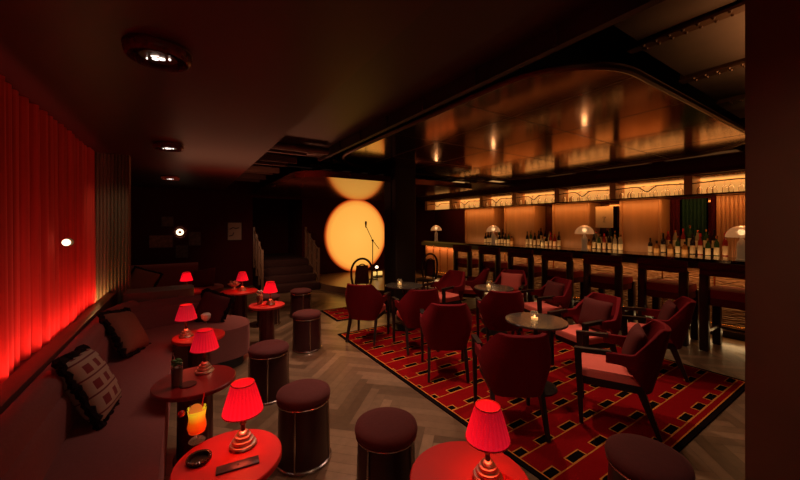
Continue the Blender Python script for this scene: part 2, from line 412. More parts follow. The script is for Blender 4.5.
def catmull(P, n=8):
    out = []
    for i in range(len(P) - 1):
        p0 = P[max(i - 1, 0)]; p1 = P[i]; p2 = P[i + 1]; p3 = P[min(i + 2, len(P) - 1)]
        for k in range(n):
            t = k / n
            out.append(tuple(.5 * (2 * b + (c - a) * t + (2 * a - 5 * b + 4 * c - d) * t * t + (3 * b - a - 3 * c + d) * t ** 3) for a, b, c, d in zip(p0, p1, p2, p3)))
    out.append(tuple(P[-1])); return out

# ================================================================== THE SETTING
# floor: individual herringbone boards in one mesh
def build_floor():
    W, L = .085, .595; g = .0015; ca, sa = math.cos(R(45)), math.sin(R(45))
    bm = bmesh.new(); lay = bm.faces.layers.float.new('plank')
    X0, X1, Y0, Y1 = -1.6, 7.65, -2.6, 9.6
    base = [bm.verts.new(p) for p in ((X0, Y0, -.004), (X1, Y0, -.004), (X1, Y1, -.004), (X0, Y1, -.004))]
    f = bm.faces.new(base); f[lay] = 0.0
    rnd = random.Random(3)
    for j in range(-26, 27):
        for k in range(-210, 211):
            ox, oy = k * W + j * L, k * W - j * L
            for q in ((0, L, 0, W), (-W, 0, 0, L)):
                pts = [(ox + a, oy + b) for a, b in ((q[0] + g, q[2] + g), (q[1] - g, q[2] + g), (q[1] - g, q[3] - g), (q[0] + g, q[3] - g))]
                pts = [(x * ca - y * sa + 2, x * sa + y * ca + 3) for x, y in pts]
                if all(X0 < x < X1 and Y0 < y < Y1 for x, y in pts):
                    f = bm.faces.new([bm.verts.new((x, y, 0)) for x, y in pts]); f[lay] = rnd.random()
    me = bpy.data.meshes.new('floor'); bm.to_mesh(me); bm.free(); me.materials.append(M['plank'])
    o = bpy.data.objects.new('floor', me); COL.objects.link(o); st(o)
build_floor()
# ceilings
st(MB().box(-1.7, .82, -2.6, 9.6, 2.45, 3.3).build('ceiling', 'ceil_red', smooth=False))
st(MB().box(.82, 1.75, -2.6, 5.0, 2.70, 3.3).build('ceiling_gloss', 'ceil_mid', smooth=False))
st(MB().box(1.75, 7.7, -2.6, 9.6, 3.25, 3.35).build('ceiling_high', 'black', smooth=False))
st(MB().box(.82, 1.75, 5.0, 9.6, 3.0, 3.3).build('ceiling_void', 'black', smooth=False))
# walls
st(MB().box(-1.14, -1.02, -2.6, 5.5, 0, 2.45).build('wall_left', 'wall_red', smooth=False))
st(MB().box(-1.7, -1.6, 5.3, 9.6, 0, 2.45).build('wall_alcove', 'wall_red', smooth=False))
b = MB()
b.box(-1.7, 1.5, 9.5, 9.6, 0, 3.2); b.box(2.8, 7.7, 9.5, 9.6, 0, 3.2); b.box(1.5, 2.8, 9.5, 9.6, 2.3, 3.2)
b.box(1.4, 1.5, 9.6, 11.0, 0, 2.6); b.box(2.8, 2.9, 9.6, 11.0, 0, 2.6); b.box(1.4, 2.9, 11.0, 11.1, 0, 2.6); b.box(1.4, 2.9, 9.6, 11.0, 2.6, 2.7)
st(b.build('wall_far', 'wall_red', smooth=False))
st(MB().box(1.5, 2.8, 9.5, 11, .0, .68).build('floor_landing', 'step', smooth=False))
st(MB().box(7.6, 7.7, -2.6, 9.6, 0, 3.3).build('wall_bar', 'wall_red', smooth=False))
st(MB().box(-1.12, 7.7, -2.7, -2.6, 0, 3.3).build('wall_back', 'wall_brown', smooth=False))
# near right pier, and the black column under the raft
st(MB().box(2.15, 2.85, -.75, .437, 0, 3.25, .006).build('wall_pier', 'wall_brown'))
b = MB().prism(rrect(3.12, 3.56, 5.0, 5.42, (.03,) * 4), 0, 3.25)
b.box(3.105, 3.12, 5.14, 5.28, 0, 2.34)
st(b.build('column', 'black'))
# fluted return wall at the end of the curtain
b = MB().box(-1.0, -.60, 5.36, 5.5, 0, 2.45)
for i in range(11): b.lathe([(.0165, .0), (.0165, 2.45)], 12, (-.955 + .034 * i, 5.36, 0))
st(b.build('wall_fluted', 'flute'))
st(MB().box(-.60, -.585, 5.34, 5.5, 0, 2.45).build('trim_1', 'wall_brown', smooth=False))
# ledge under the curtain
st(MB().box(-.80, -.70, -2.6, 5.36, .02, .76, .004).build('ledge', 'ledge'))
st(MB().box(-1.0, -.80, -2.6, 5.36, 0, .66).build('ledge_slot', 'ledge', smooth=False))
# low partition behind the sofa's turn
st(MB().prism(rrect(-.60, .10, 4.955, 5.34, (.01, .12, .12, .01)), 0, .78, .01).build('wall_partition', 'partition'))
# plum bulkhead over the bar
st(MB().box(6.72, 7.6, -2.6, 9.5, 2.37, 3.25).build('wall_bulkhead', 'wall_red', smooth=False))
st(MB().box(6.70, 6.72, -2.6, 9.5, 2.37, 2.40).build('trim_2', 'bronze_dark', smooth=False))
# stage
pp = catmull([(2.82, 9.49), (2.82, 8.2), (2.88, 7.65), (3.2, 6.95), (3.75, 6.3), (4.5, 6.1), (5.2, 6.6), (5.6, 7.4), (5.75, 9.49)], 6)
st(MB().prism(pp[::-1], 0, .15, .01).build('floor_stage', 'stage'))
st(MB().prism(pp[::-1], .0, .149).build('trim_3', 'black')) if 0 else None
# stairs
for i in range(4):
    st(MB().box(1.5, 2.8, 8.0 + .3 * i, 9.5, .17 * i, .17 * (i + 1), .008).build('stair_step', 'step'))
# dropped glossy soffit above the stage
st(MB().prism(rrect(1.5, 5.3, 5.15, 9.5, (.5, .3, .01, .01)), 2.35, 2.45).build('ceiling_soffit', mat('soffit_lacquer', (.16, .05, .035), .10, .7, var=.05, scale=3, bump=.01)))

# long steel beam at the edge of the glossy ceiling
b = MB().box(1.75, 1.80, -2.4, 5.1, 2.60, 2.72); b.box(1.75, 1.80, -2.4, 5.1, 2.58, 2.60)
for y in [(-2 + .62 * i) for i in range(11)]: b.box(1.735, 1.75, y, y + .02, 2.585, 2.70)
tag(b.build('steel_beam', 'beamm', smooth=False), 'long dark steel beam running above the left edge of the mirror canopy', 'beam')

# ceiling baffles and ducts, left of the stage soffit
for i, (y, z, t, w_) in enumerate(((4.75, 2.60, 'wide', .20), (5.25, 2.56, 'mid', .14), (5.8, 2.60, 'wide', .22), (6.4, 2.56, 'mid', .14), (6.95, 2.60, 'wide', .22), (7.6, 2.58, 'mid', .16), (8.3, 2.60, 'wide', .24))):
    b = MB().box(.84, 1.46 if y > 5.1 else 1.72, y, y + w_, z, z + .05, .008); b.box(.84, 1.46, y - .02, y, z - .03, z + .07)
    tag(b.build('ceiling_baffle', 'duct'), 'dark flat metal baffle in the ceiling gap between the smooth ceiling and the stage soffit', 'ceiling baffle', 'ceiling baffles left of the stage')
tag(MB().tube([(.9, 4.55, 2.62), (1.7, 4.55, 2.62)], .05, 14).build('round_duct', 'duct'), 'short round duct beside the near end of the ceiling baffles', 'duct')
# louvre grilles and lit slots between the raft and the bar
vents = [((5.35, 5.95), (5.9, 6.15), 'lit', 'farthest vent panel, beyond the black column'), ((6.0, 6.5), (5.35, 5.6), 'lit', 'second farthest vent panel past the canopy corner'),
         ((6.35, 6.62), (3.75, 4.35), 'dim', 'vent panel above the middle of the bar'), ((6.32, 6.62), (2.45, 3.3), 'dim', 'long vent panel over the bar near the poster'), ((6.30, 6.62), (1.35, 2.25), 'dim', 'nearest vent panel over the right end of the bar')]
for (x0, x1), (y0, y1), k, lb in vents:
    t = thing('ceiling_vent', 'flat rectangular ceiling ' + lb, 'ceiling vent', ((x0 + x1) / 2, (y0 + y1) / 2, 2.62))
    hx, hy = (x1 - x0) / 2, (y1 - y0) / 2
    b = MB().box(-hx, hx, -hy, -hy + .02, -.01, .02); b.box(-hx, hx, hy - .02, hy, -.01, .02); b.box(-hx, -hx + .02, -hy, hy, -.01, .02); b.box(hx - .02, hx, -hy, hy, -.01, .02)
    b.build('frame', 'duct', t)
    MB().box(-hx + .02, hx - .02, -hy + .02, hy - .02, 0, .015).build('panel', mat('vent_glow', (.4, .26, .16), .5, emit=(1, .5, .16), es=.5 if k == 'lit' else .035, bump=0), t)
b = MB()
for i in range(9): b.box(2.2 + .42 * i, 2.24 + .42 * i, 5.6, 7.6, 2.66, 2.74)
for i in range(4): b.box(2.0, 6.6, 5.7 + .55 * i, 5.74 + .55 * i, 2.70, 2.74)
tag(b.build('ceiling_grid', 'duct', smooth=False), 'open dark metal ceiling grid beyond the far edge of the mirror canopy', 'ceiling grid')
b = MB()
for i in range(22): b.box(5.36, 6.66, 5.25 + .17 * i, 5.29 + .17 * i, 2.50, 2.55)
tag(b.build('slatted_ceiling_panel', 'duct', smooth=False), 'slatted dark ceiling panel between the stage soffit and the bar bulkhead', 'ceiling panel')
st(MB().box(5.3, 6.72, 1.0, 9.5, 2.72, 2.76).build('ceiling_bar_side', 'wall_red', smooth=False)) if 0 else None
# bronze panels and riveted joists at upper right
xs = (1.95, 2.95, 4.0, 5.08, 6.2)
for i in range(4):
    lb = ('leftmost, above the near edge of the canopy', 'second from the left, large and lit brown', 'third from the left, beside the tall pier', 'rightmost and smallest in view')[i]
    tag(MB().box(xs[i] + .05, xs[i + 1] - .05, -1.6, 1.17 + .04 * i, 2.98, 3.01, .004).build('bronze_ceiling_panel', 'panelc'), 'dull bronze ceiling panel at upper right, ' + lb, 'ceiling panel')
for i, x in enumerate(xs[1:4]):
    lb = ('left', 'middle', 'right')[i]
    t = thing('riveted_joist', 'dark riveted joist between the bronze ceiling panels, %s one of three' % lb, 'joist', (x, 0, 2.94))
    b = MB().box(-.045, .045, -1.6, 1.25, 0, .02).box(-.01, .01, -1.6, 1.25, .02, .12)
    for k in range(34):
        for s in (-1, 1): b.lathe([(.006, -.012), (.012, .001)], 6, (s * .03, -1.5 + .08 * k, 0))
    b.build('riveted_flange', 'rivet', t, ang=20)

# ---- the mirrored bronze raft
t = thing('mirror_canopy', 'large rounded polished bronze mirror canopy hanging above the rug and armchairs', 'ceiling canopy', (0, 0, 2.6))
po = rrect(1.93, 6.29, 1.04, 5.44, (.62, 1.0, 1.25, 1.15), 14)
MB().prism(po, 0, .03).build('mirror_sheet', 'raft', t, ang=30)
b = MB(); b.tube([(x, y, .005) for x, y in po], .026, 8, closed=True); b.build('rim', 'bronze_dark', t)
b = MB()
for x in (2.6, 3.5, 4.4, 5.3): b.box(x - .003, x + .003, 1.07, 5.41, -.002, .004)
for i in range(3): b.box(1.96, 6.26, 2.1 + 1.1 * i - .003, 2.1 + 1.1 * i + .003, -.002, .004)
b.build('seams', 'bronze_dark', t, smooth=False)
b = MB()
for x, y in ((2.6, 2), (2.6, 4.4), (5.4, 2), (5.4, 4.3)): b.tube([(x, y, .02), (x, y, .65)], .01, 6)
b.build('hanging_rods', 'black_metal', t)

# ---- curtains
def curtain(name, label, y0, y1, seed, fold=.135):
    rnd = random.Random(seed); ph = [rnd.random() * 6 for _ in range(4)]
    def f(u, v):
        y = y0 + (y1 - y0) * u; z = .665 + (2.45 - .665) * v
        a = .050 * (2 * abs(math.sin(y / fold * math.pi + ph[0] + .7 * math.sin(y * 3 + ph[1]))) ** .75 - 1) + .012 * math.sin(y / fold * 4.7 + ph[2]) + .012 * math.sin(y * 5.1 + ph[3])
        return (-.935 + a * (1 - .25 * v), y, z)
    b = MB().grid(f, int((y1 - y0) / .009), 10, .004)
    return tag(b.build(name, 'curtain', ang=80), label, 'curtain')
curtain('curtain', 'long red pleated curtain behind the near sofa, glowing at its foot', -2.5, 4.02, 2)
curtain('curtain', 'short red curtain panel between the wall sconce and the fluted wall', 4.06, 5.32, 5, .12)
# wall sconce in front of the curtain
t = thing('wall_sconce', 'small bright wall sconce in front of the red curtain', 'wall lamp', (-.80, 3.72, 1.44)); t.scale = (.62, .62, .62)
MB().lathe([(.055, 0), (.055, .014)], 20).build('backplate', 'bronze_dark', t, rot=(R(90), 0, 0), loc=(0, .07, 0))
MB().lathe([(.028, 0), (.034, .03), (.044, .07)], 18).build('lit_shade', 'lampwhite', t, rot=(R(90), 0, 0), loc=(0, .045, 0))
MB().tube([(0, .07, 0), (-.17, .66, 0)], .008).build('bracket', 'bronze_dark', t)

# ================================================================== SOFA
t = thing('curved_sofa', 'long curved plum velvet banquette under the red curtain', 'sofa', (0, 0, 0))
seat = [(-.74, -1.2), (-.10, -1.2)] + catmull([(-.10, -.6), (-.10, 3.3), (-.08, 3.74), (.06, 3.98), (.30, 4.07), (.50, 4.12), (.63, 4.25), (.64, 4.5), (.54, 4.72), (.36, 4.84), (.1, 4.9)], 6) + [(-.74, 4.94)]
MB().prism(seat, .10, .43, .085, 6).build('seat', 'velvet', t, ang=60)
MB().prism([((x + .3) * .93 - .3, y - .02) for x, y in seat], .0, .10).build('plinth', 'black', t)
path = catmull([(-.64, -1.2), (-.64, .5), (-.64, 2.2), (-.64, 3.9), (-.60, 4.35), (-.42, 4.68), (-.1, 4.78), (.22, 4.78)], 8)
def roll(z0, z1, w0, w1, n=8):
    """rounded back profile, (offset, z)"""
    pr = [(w0, z0)]
    for i in range(n + 1):
        a = R(180 * i / n); pr.append(((w0 + w1) / 2 + (w0 - w1) / 2 * math.cos(a), z1 - .06 + .06 * math.sin(a)))
    pr.append((w1, z0)); return pr
def cut(p, a, b): return p[a:b + 1]
n = len(path)
segs = [(0, 13), (13, 26), (26, 38), (38, 47), (47, n - 1)]
MB().sweep(path, roll(.40, .66, .02, -.10)).build('backrest', 'velvet', t, ang=60)
for i, (a, c) in enumerate(segs):
    MB().sweep([path[a]] + cut(path, a + 1, c - 1) + [path[c]], roll(.55, .765 if i < 3 else .725, .06, -.075)).build('back_bolster', 'velvet', t, ang=60)
MB().lathe([(.0, .43), (.09, .43), (.095, .62), (.07, .70), (0, .73)], 24, (.22, 4.78, 0)).build('back_end', 'velvet', t)
# far sofa in the alcove
t = thing('far_sofa', 'dim plum sofa in the alcove by the far wall', 'sofa', (0, 0, 0))
MB().prism(rrect(-1.5, .62, 6.75, 7.65, (.1, .42, .4, .1)), .1, .43, .05, 4).build('seat', 'velvet', t, ang=60)
MB().prism(rrect(-1.45, .5, 6.85, 7.6, (.1, .38, .36, .1)), 0, .1).build('plinth', 'black', t)
MB().sweep([(-1.5, 7.75), (-.8, 7.75), (.22, 7.75)], roll(.38, .84, .14, -.1)).build('backrest', 'velvet', t, ang=60)

# pillows
def pillow(name, label, m, loc, rot, w=.44, h=.44, t=.15, fringe=None):
    r_ = thing(name, label, 'pillow', loc); r_.rotation_euler = rot
    b = MB()
    def f(sg):
        def g(u, v):
            x = u * 2 - 1; y = v * 2 - 1; k = max(0, (1 - x ** 4) * (1 - y ** 4)) ** .55
            q = 1 - .05 * (1 - abs(x * y)); return (x * w / 2 * q, y * h / 2 * q, sg * t / 2 * k)
        return g
    b.grid(f(1), 16, 16); b.grid(f(-1), 16, 16)
    bmesh.ops.remove_doubles(b.bm, verts=b.bm.verts, dist=.0005)
    b.build('cushion_body', m, r_, ang=80)
    if fringe:
        pts = []; 
        for i in range(96):
            a = i / 96 * 4; s_ = int(a); fr = a - s_
            x, y = [(-1 + 2 * fr, -1), (1, -1 + 2 * fr), (1 - 2 * fr, 1), (-1, 1 - 2 * fr)][s_]
            q = 1 - .05 * (1 - abs(x * y)); pts.append((x * w / 2 * q * .99 + random.uniform(-.006, .006), y * h / 2 * q * .99 + random.uniform(-.006, .006), random.uniform(-.008, .008)))
        rr = [random.uniform(.016, .034) for _ in pts]
        MB().tube(pts, rr, 7, closed=True).build('fringe', 'fringe', r_)
    return r_
pillow('patterned_pillow', 'patterned cream and red pillow with black fringe on the near sofa', 'kilim', (-.48, 2.74, .61), (R(64), R(6), R(86)), .42, .42, .16, True)
pillow('tan_pillow', 'tan pillow with black fringe leaning on the sofa past the patterned pillow', 'pillow_tan', (-.45, 3.90, .61), (R(60), R(10), R(72)), .44, .42, .16, True)
pillow('dark_pillow', 'black fringed pillow leaning on the rounded far end of the curved sofa', 'cush', (.28, 4.62, .58), (R(66), R(15), R(-38)), .38, .36, .13, True)
pillow('tan_pillow', 'small tan pillow with black trim on the dim far sofa', 'pillow_tan', (-.62, 7.3, .60), (R(60), R(20), R(-10)), .42, .42, .15, True)
pillow('plum_pillow', 'dark plum pillow on the rounded end of the far sofa', 'cush', (.3, 7.3, .58), (R(60), R(-10), R(-30)), .42, .38, .14)

# ================================================================== POUF STOOLS
def make_stool():
    t = thing('drum_stool', 'x', 'stool', group=None)
    MB().lathe([(.172, .02), (.160, .395)], 40).build('drum', 'pouf', t, ang=30)
    MB().lathe([(0, .40), (.163, .40), (.174, .415), (.178, .435), (.172, .456), (.14, .472), (.08, .478), (0, .48)], 40).build('cushion', 'velvet_dark', t, ang=60)
    b = MB(); b.tube([(.167 * math.cos(R(a)), .167 * math.sin(R(a)), .402) for a in range(0, 360, 9)], .006, 8, closed=True); b.build('top_ring', 'chrome', t)
    b = MB(); b.tube([(.176 * math.cos(R(a)), .176 * math.sin(R(a)), .012) for a in range(0, 360, 9)], .009, 8, closed=True); b.build('base_ring', 'chrome', t)
    for k in range(4):
        a = R(15 + 90 * k); MB().tube([(.168 * math.cos(a), .168 * math.sin(a), .40), (.178 * math.cos(a), .178 * math.sin(a), .015)], .0055, 8).build('rod', 'chrome', t)
    return t
stools = [(.68, 2.27, 'round plum drum stool right of the near red table lamp, dark steel-trimmed', 40), (.96, 1.64, 'drum stool standing alone in the near foreground between the two nearest red tables', 10),
          (1.90, .725, 'drum stool standing at the near corner of the patterned rug', 250), (.655, 3.27, 'drum stool in front of the rounded end of the curved sofa', 240),
          (1.315, 4.25, 'drum stool on open floor beside the slender red table', 250), (1.69, 5.80, 'drum stool farthest away, below the stage stairs', 250), (1.12, 5.62, 'small drum stool half hidden behind the slender red table', 20)]
s0 = make_stool()
for i, (x, y, lb, a) in enumerate(stools):
    if i == 0: s0.location = (x, y, 0); s0.rotation_euler.z = R(a); s0['label'] = lb; s0['group'] = 'plum drum stools'
    else: dup(s0, (x, y, 0), R(a), lb, 'plum drum stools')

# ================================================================== RED TABLES AND LAMPS
def make_red_table():
    t = thing('red_side_table', 'x', 'table')
    MB().lathe([(0, .49), (.24, .49), (.25, .495), (.25, .515), (.245, .52), (0, .52)], 48).build('tabletop', 'redtop', t, ang=30)
    MB().lathe([(.105, .02), (.100, .49)], 48, flute=.035, fn=14).build('fluted_pedestal', 'redleg', t, ang=50)
    MB().lathe([(.13, 0), (.13, .015), (.11, .02)], 32).build('foot', 'redleg', t)
    return t
tables = [(.17, 1.70, 'glowing red round table nearest the camera with a cocktail and slate on it', .90), (1.0, 1.02, 'red round table at the bottom edge of the view, cut off by the frame', 1.0),
          (.06, 2.69, 'dark red round table second along the sofa, holding a tall drink', 1.0), (.115, 3.75, 'red round table third along the sofa, holding a pale stemmed glass', .88),
          (.92, 4.72, 'slender red round table near the end of the curved sofa', .9), (.74, 5.95, 'farthest red round table, holding a small pale bowl', 1.1), (.02, 6.35, 'red round table hidden behind the low partition by the far sofa', 1.0)]
t0 = make_red_table()
for i, (x, y, lb, s) in enumerate(tables):
    if i == 0: t0.location = (x, y, 0); t0.scale = (s, s, 1); t0['label'] = lb; t0['group'] = 'red round side tables'
    else:
        r_ = dup(t0, (x, y, 0), 0, lb, 'red round side tables', scale=(s, s, 1))
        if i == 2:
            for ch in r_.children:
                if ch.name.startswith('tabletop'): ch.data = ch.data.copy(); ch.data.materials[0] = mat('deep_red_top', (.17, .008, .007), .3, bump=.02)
def make_lamp():
    t = thing('table_lamp', 'x', 'lamp')
    MB().lathe([(0, 0), (.058, 0), (.062, .008), (.058, .016), (.047, .018), (.050, .026), (.047, .034), (.036, .036), (.039, .044), (.036, .052), (.024, .054), (.027, .062), (.022, .07), (.012, .074), (0, .076)], 36).build('stepped_base', 'lampmetal', t, ang=50)
    MB().lathe([(.010, .07), (.010, .10), (.016, .108), (.010, .116), (.010, .21)], 16).build('stem', 'bronze_dark', t)
    prof = [(.090, .165), (.086, .185), (.072, .235), (.058, .28), (.051, .300)]
    b = MB().lathe(prof, 104, flute=.012, fn=26, cap=False); bmesh.ops.solidify(b.bm, geom=list(b.bm.faces), thickness=.002)
    sh_ = b.build('lamp_shade', 'shade', t, ang=80)
    b = MB(); b.tube([(.0905 * math.cos(R(a)), .0905 * math.sin(R(a)), .165) for a in range(0, 360, 10)], .003, 6, closed=True); b.build('piping', 'redtop', sh_); b = MB(); b.tube([(.051 * math.cos(R(a)), .051 * math.sin(R(a)), .300) for a in range(0, 360, 10)], .003, 6, closed=True)
    b.build('piping', 'redtop', sh_)
    MB().ball((0, 0, .24), .018, (1, 1, 1.3)).build('bulb', mat('lamp_bulb', (1, .5, .4), .5, emit=(1, .10, .05), es=6, bump=0), t)
    return t
lamps = [(.235, 1.765, 'brightest red lamp on the glowing near table, brass stepped base visible'), (1.07, .985, 'red shaded lamp at the bottom edge of the view, on the cut-off table'),
         (.12, 2.80, 'red lamp on the dark table behind the tall green-topped drink'), (.01, 3.78, 'red lamp beside the pale stemmed glass on the third sofa table'),
         (.96, 4.70, 'red lamp on the slender table near the end of the curved sofa'), (.78, 5.93, 'small red lamp on the farthest red table'), (.02, 6.38, 'small red lamp seen in front of the dim far sofa')]
l0 = make_lamp()
for i, (x, y, lb) in enumerate(lamps):
    if i == 0: l0.location = (x, y, .52); l0['label'] = lb; l0['group'] = 'red table lamps'
    else: dup(l0, (x, y, .52), R(20 * i), lb, 'red table lamps')
    light('POINT', 'table_lamp_light', (x, y, .52 + .15), (1.7, 1.3, .08, 1.0, 1.0, 1.0, .8)[i], RED, .05)
    light('POINT', 'table_lamp_light', (x, y, .52 + .35), .25, RED, .05)

# drinks
def at(px, py, z):
    d = 335 * (1.58 - z) / (py - 225); s_ = (px - 400) / 335; a = R(32.7)
    return (d * (math.sin(a) + s_ * math.cos(a)), d * (math.cos(a) - s_ * math.sin(a)), z)
def shell(b, prof, n=28):
    b.lathe(prof, n, cap=False)
    return b
x, y, _ = at(197, 441, .52)
t = thing('hurricane_cocktail', 'yellow to red sunrise cocktail in a curved glass on the near red table', 'drink', (x, y, .52)); t.scale = (1.18, 1.18, 1.06)
out = [(.03, 0), (.032, .004), (.006, .01), (.006, .03), (.030, .045), (.036, .07), (.030, .11), (.036, .155)]
MB().lathe(out, 28, cap=False).build('glass', 'glass', t)
MB().lathe([(.0, .035), (.026, .046), (.032, .07), (.027, .11), (.031, .142), (0, .142)], 28).build('liquid', 'juice', t)
MB().ball((-.055, -.01, .150), .014).build('cherry', 'cherry', t)
MB().lathe([(.024, 0), (.024, .005)], 20).build('orange_slice', 'orange', t, loc=(-.005, -.005, .150), rot=(R(70), R(20), 0))
MB().tube([(.006, .0, .06), (.026, .002, .215)], .0028).build('straw', 'redtop', t)
x, y, _ = at(199, 461, .52)
t = thing('black_ashtray', 'round black dish with a ribbed rim left of the lamp on the near table', 'ashtray', (x + .0, y - .0, .52))
MB().lathe([(0, .004), (.036, .004), (.040, .018), (.050, .020), (.052, .012), (.046, 0), (0, 0)][::-1], 40, flute=0).build('dish', 'black_metal', t)
b = MB()
for k in range(24): a = R(15 * k); b.tube([(.041 * math.cos(a), .041 * math.sin(a), .0205), (.051 * math.cos(a), .051 * math.sin(a), .018)], .0018, 5)
b.build('rim_beads', 'chrome', t)
x, y, _ = at(238, 466, .52)
tt = thing('slate_menu', 'dark grey rectangular slate lying on the near red table', 'menu', (x, y, .52)); tt.rotation_euler.z = R(-6)
MB().box(-.085, .085, -.026, .026, 0, .008, .002).build('board', 'phone', tt)
MB().lathe([(.006, .008), (.006, .010)], 12, (.0, .0, 0)).build('emblem', 'black_metal', tt)
x, y, _ = at(177, 386, .52)
t = thing('highball_drink', 'tall dark highball with green garnish on the dark red table', 'drink', (x, y, .52))
MB().lathe([(.030, 0), (.034, .15)], 24, cap=False).build('glass', 'glass', t)
MB().lathe([(0, .004), (.028, .004), (.031, .125), (0, .125)], 24).build('liquid', 'juice_r' if 0 else mat('dark_drink', (.12, .03, .015), .15, bump=0), t)
b = MB()
for k in range(9): a = R(40 * k); b.ball((.018 * math.cos(a), .018 * math.sin(a), .145 + .012 * (k % 3)), .013, (1.3, .8, .7), 8)
b.build('garnish', 'herb', t)
tag(MB().lathe([(0, 0), (.05, 0), (.052, .006), (0, .006)], 28).build('coaster', 'black_metal', loc=(x + .06, y - .02, .52)), 'thin black coaster beside the tall drink', 'coaster')
def goblet(b, k=1): return [(.032 * k, 0), (.03 * k, .004), (.005, .01), (.005, .075), (.02 * k, .085), (.042 * k, .11), (.046 * k, .15)]
x, y, _ = at(206, 329, .52)
t = thing('coupe_glass', 'pale frothy stemmed glass beside the lamp on the third sofa table', 'drink', (x, y, .52))
MB().lathe(goblet(0), 24, cap=False).build('glass', 'glass', t)
MB().lathe([(0, .088), (.018, .088), (.038, .11), (.042, .150), (.03, .162), (0, .165)], 24).build('froth', 'pale', t)
x, y, _ = at(260, 304, .52)
t = thing('garnished_cocktail', 'small garnished cocktail left of the lamp on the slender red table', 'drink', (x, y, .52))
MB().lathe([(.036, 0), (.038, .17)], 24, cap=False).build('glass', 'glass', t)
MB().lathe([(0, .004), (.033, .004), (.035, .12), (0, .14)], 20).build('liquid', mat('amber_drink', (.30, .20, .07), .3, bump=.4, var=.7, scale=60), t)
b = MB()
for k in range(6): a = R(60 * k); b.ball((.02 * math.cos(a), .02 * math.sin(a), .165 + .01 * (k % 2)), .014, (1, 1, .8), 8)
b.build('garnish', 'pale', t)
x, y, _ = at(234, 289, .52)
t = thing('snack_bowl', 'small pale glass bowl left of the lamp on the farthest red table', 'bowl', (x, y, .52))
MB().lathe([(.05, 0), (.02, .01), (.02, .03), (.07, .06), (.10, .09), (.09, .09), (.06, .065), (0, .05)], 24).build('bowl', 'pale', t)
b = MB()
for k in range(7): a = R(52 * k); b.ball((.045 * math.cos(a), .045 * math.sin(a), .10 + .02 * (k % 2)), .02, (1, 1, 1), 8)
b.build('snacks', 'pale', t)

# ================================================================== RUG
tag(MB().box(1.85, 4.75, .91, 4.55, .0, .012, .003).build('rug', 'rug', ang=30), 'large red rug with gold lines and black rectangles under the armchairs', 'rug')
m2 = M['rug'].copy(); m2.name = 'patterned_rug_far'
for nd in m2.node_tree.nodes:
    if nd.type == 'MATH' and nd.operation == 'SUBTRACT' and abs(nd.inputs[1].default_value - 2.73) < 1e-4: nd.inputs[1].default_value = 5.57
    if nd.type == 'MATH' and nd.operation == 'SUBTRACT' and abs(nd.inputs[1].default_value - 3.30) < 1e-4: nd.inputs[1].default_value = 3.54
    if nd.type == 'MATH' and nd.operation == 'SUBTRACT' and abs(nd.inputs[0].default_value - 1.82) < 1e-4: nd.inputs[0].default_value = .40
M['rug2'] = m2
tag(MB().box(2.09, 4.99, 5.17, 5.97, .0, .012, .003).build('rug', 'rug2', ang=30), 'smaller far red rug between the armchairs and the stage', 'rug')

# ================================================================== ARMCHAIRS
def make_armchair():
    """faces +X, seat centre at the origin"""
    t = thing('armchair', 'x', 'chair')
    # seat
    b = MB(); b.prism(rrect(-.22, .25, -.235, .235, (.06, .07, .07, .06), 5), .385, .455, .03, 4); b.build('seat', 'chair_seat', t, ang=60)
    MB().box(-.21, .225, -.225, .225, .315, .385, .008).build('seat_frame', 'woodd', t)
    # wrapping upholstered back: plan is a U, top edge drops from the back to the arms
    plan = catmull([(.06, -.285), (-.06, -.285), (-.17, -.265), (-.245, -.19), (-.262, 0), (-.245, .19), (-.17, .265), (-.06, .285), (.06, .285)], 5)
    n = len(plan) - 1
    def top(u):
        a = abs(u * 2 - 1)
        return .635 if a > .66 else (.84 if a < .36 else .84 - .205 * (a - .36) / .30)
    def bot(u):
        a = abs(u * 2 - 1); return .33 if a < .36 else .33 + .22 * min(1, (a - .36) / .40)
    def f(u, v):
        k = u * n; i = min(int(k), n - 1); fr = k - i; x = plan[i][0] * (1 - fr) + plan[i + 1][0] * fr; y = plan[i][1] * (1 - fr) + plan[i + 1][1] * fr
        z = bot(u) + (top(u) - bot(u)) * v
        sp = (z - .45) / .4; a = abs(u * 2 - 1)
        tap = 1 - .50 * max(0, sp - .5) * (1 if a < .7 else 0)
        low = 1 - .18 * max(0, (.55 - z) / .2)
        return (x - .10 * sp * (1 - a ** 2), y * tap * low * .93, z)
    b = MB().grid(f, n, 10, .042)
    o = b.build('backrest', 'chair', t, ang=50)
    md = o.modifiers.new('round', 'BEVEL'); md.width = .014; md.segments = 2; md.limit_method = 'ANGLE'; md.angle_limit = R(50)
    for s in (-1, 1):
        b = MB(); b.bar((.02, s * .268, .625), (.285, s * .268, .615), .05, .036, .052, .034)
        b.build('armrest', 'woodd', t, smooth=False)
        MB().bar((.262, s * .268, .63), (.235, s * .262, 0), .045, .055, .028, .030).build('front_leg', 'woodd', t, smooth=False)
        MB().bar((-.16, s * .205, .40), (-.30, s * .225, 0), .04, .06, .026, .030).build('rear_leg', 'woodd', t, smooth=False)
    return t
def add_pillow(ch, m, rose=False):
    pass
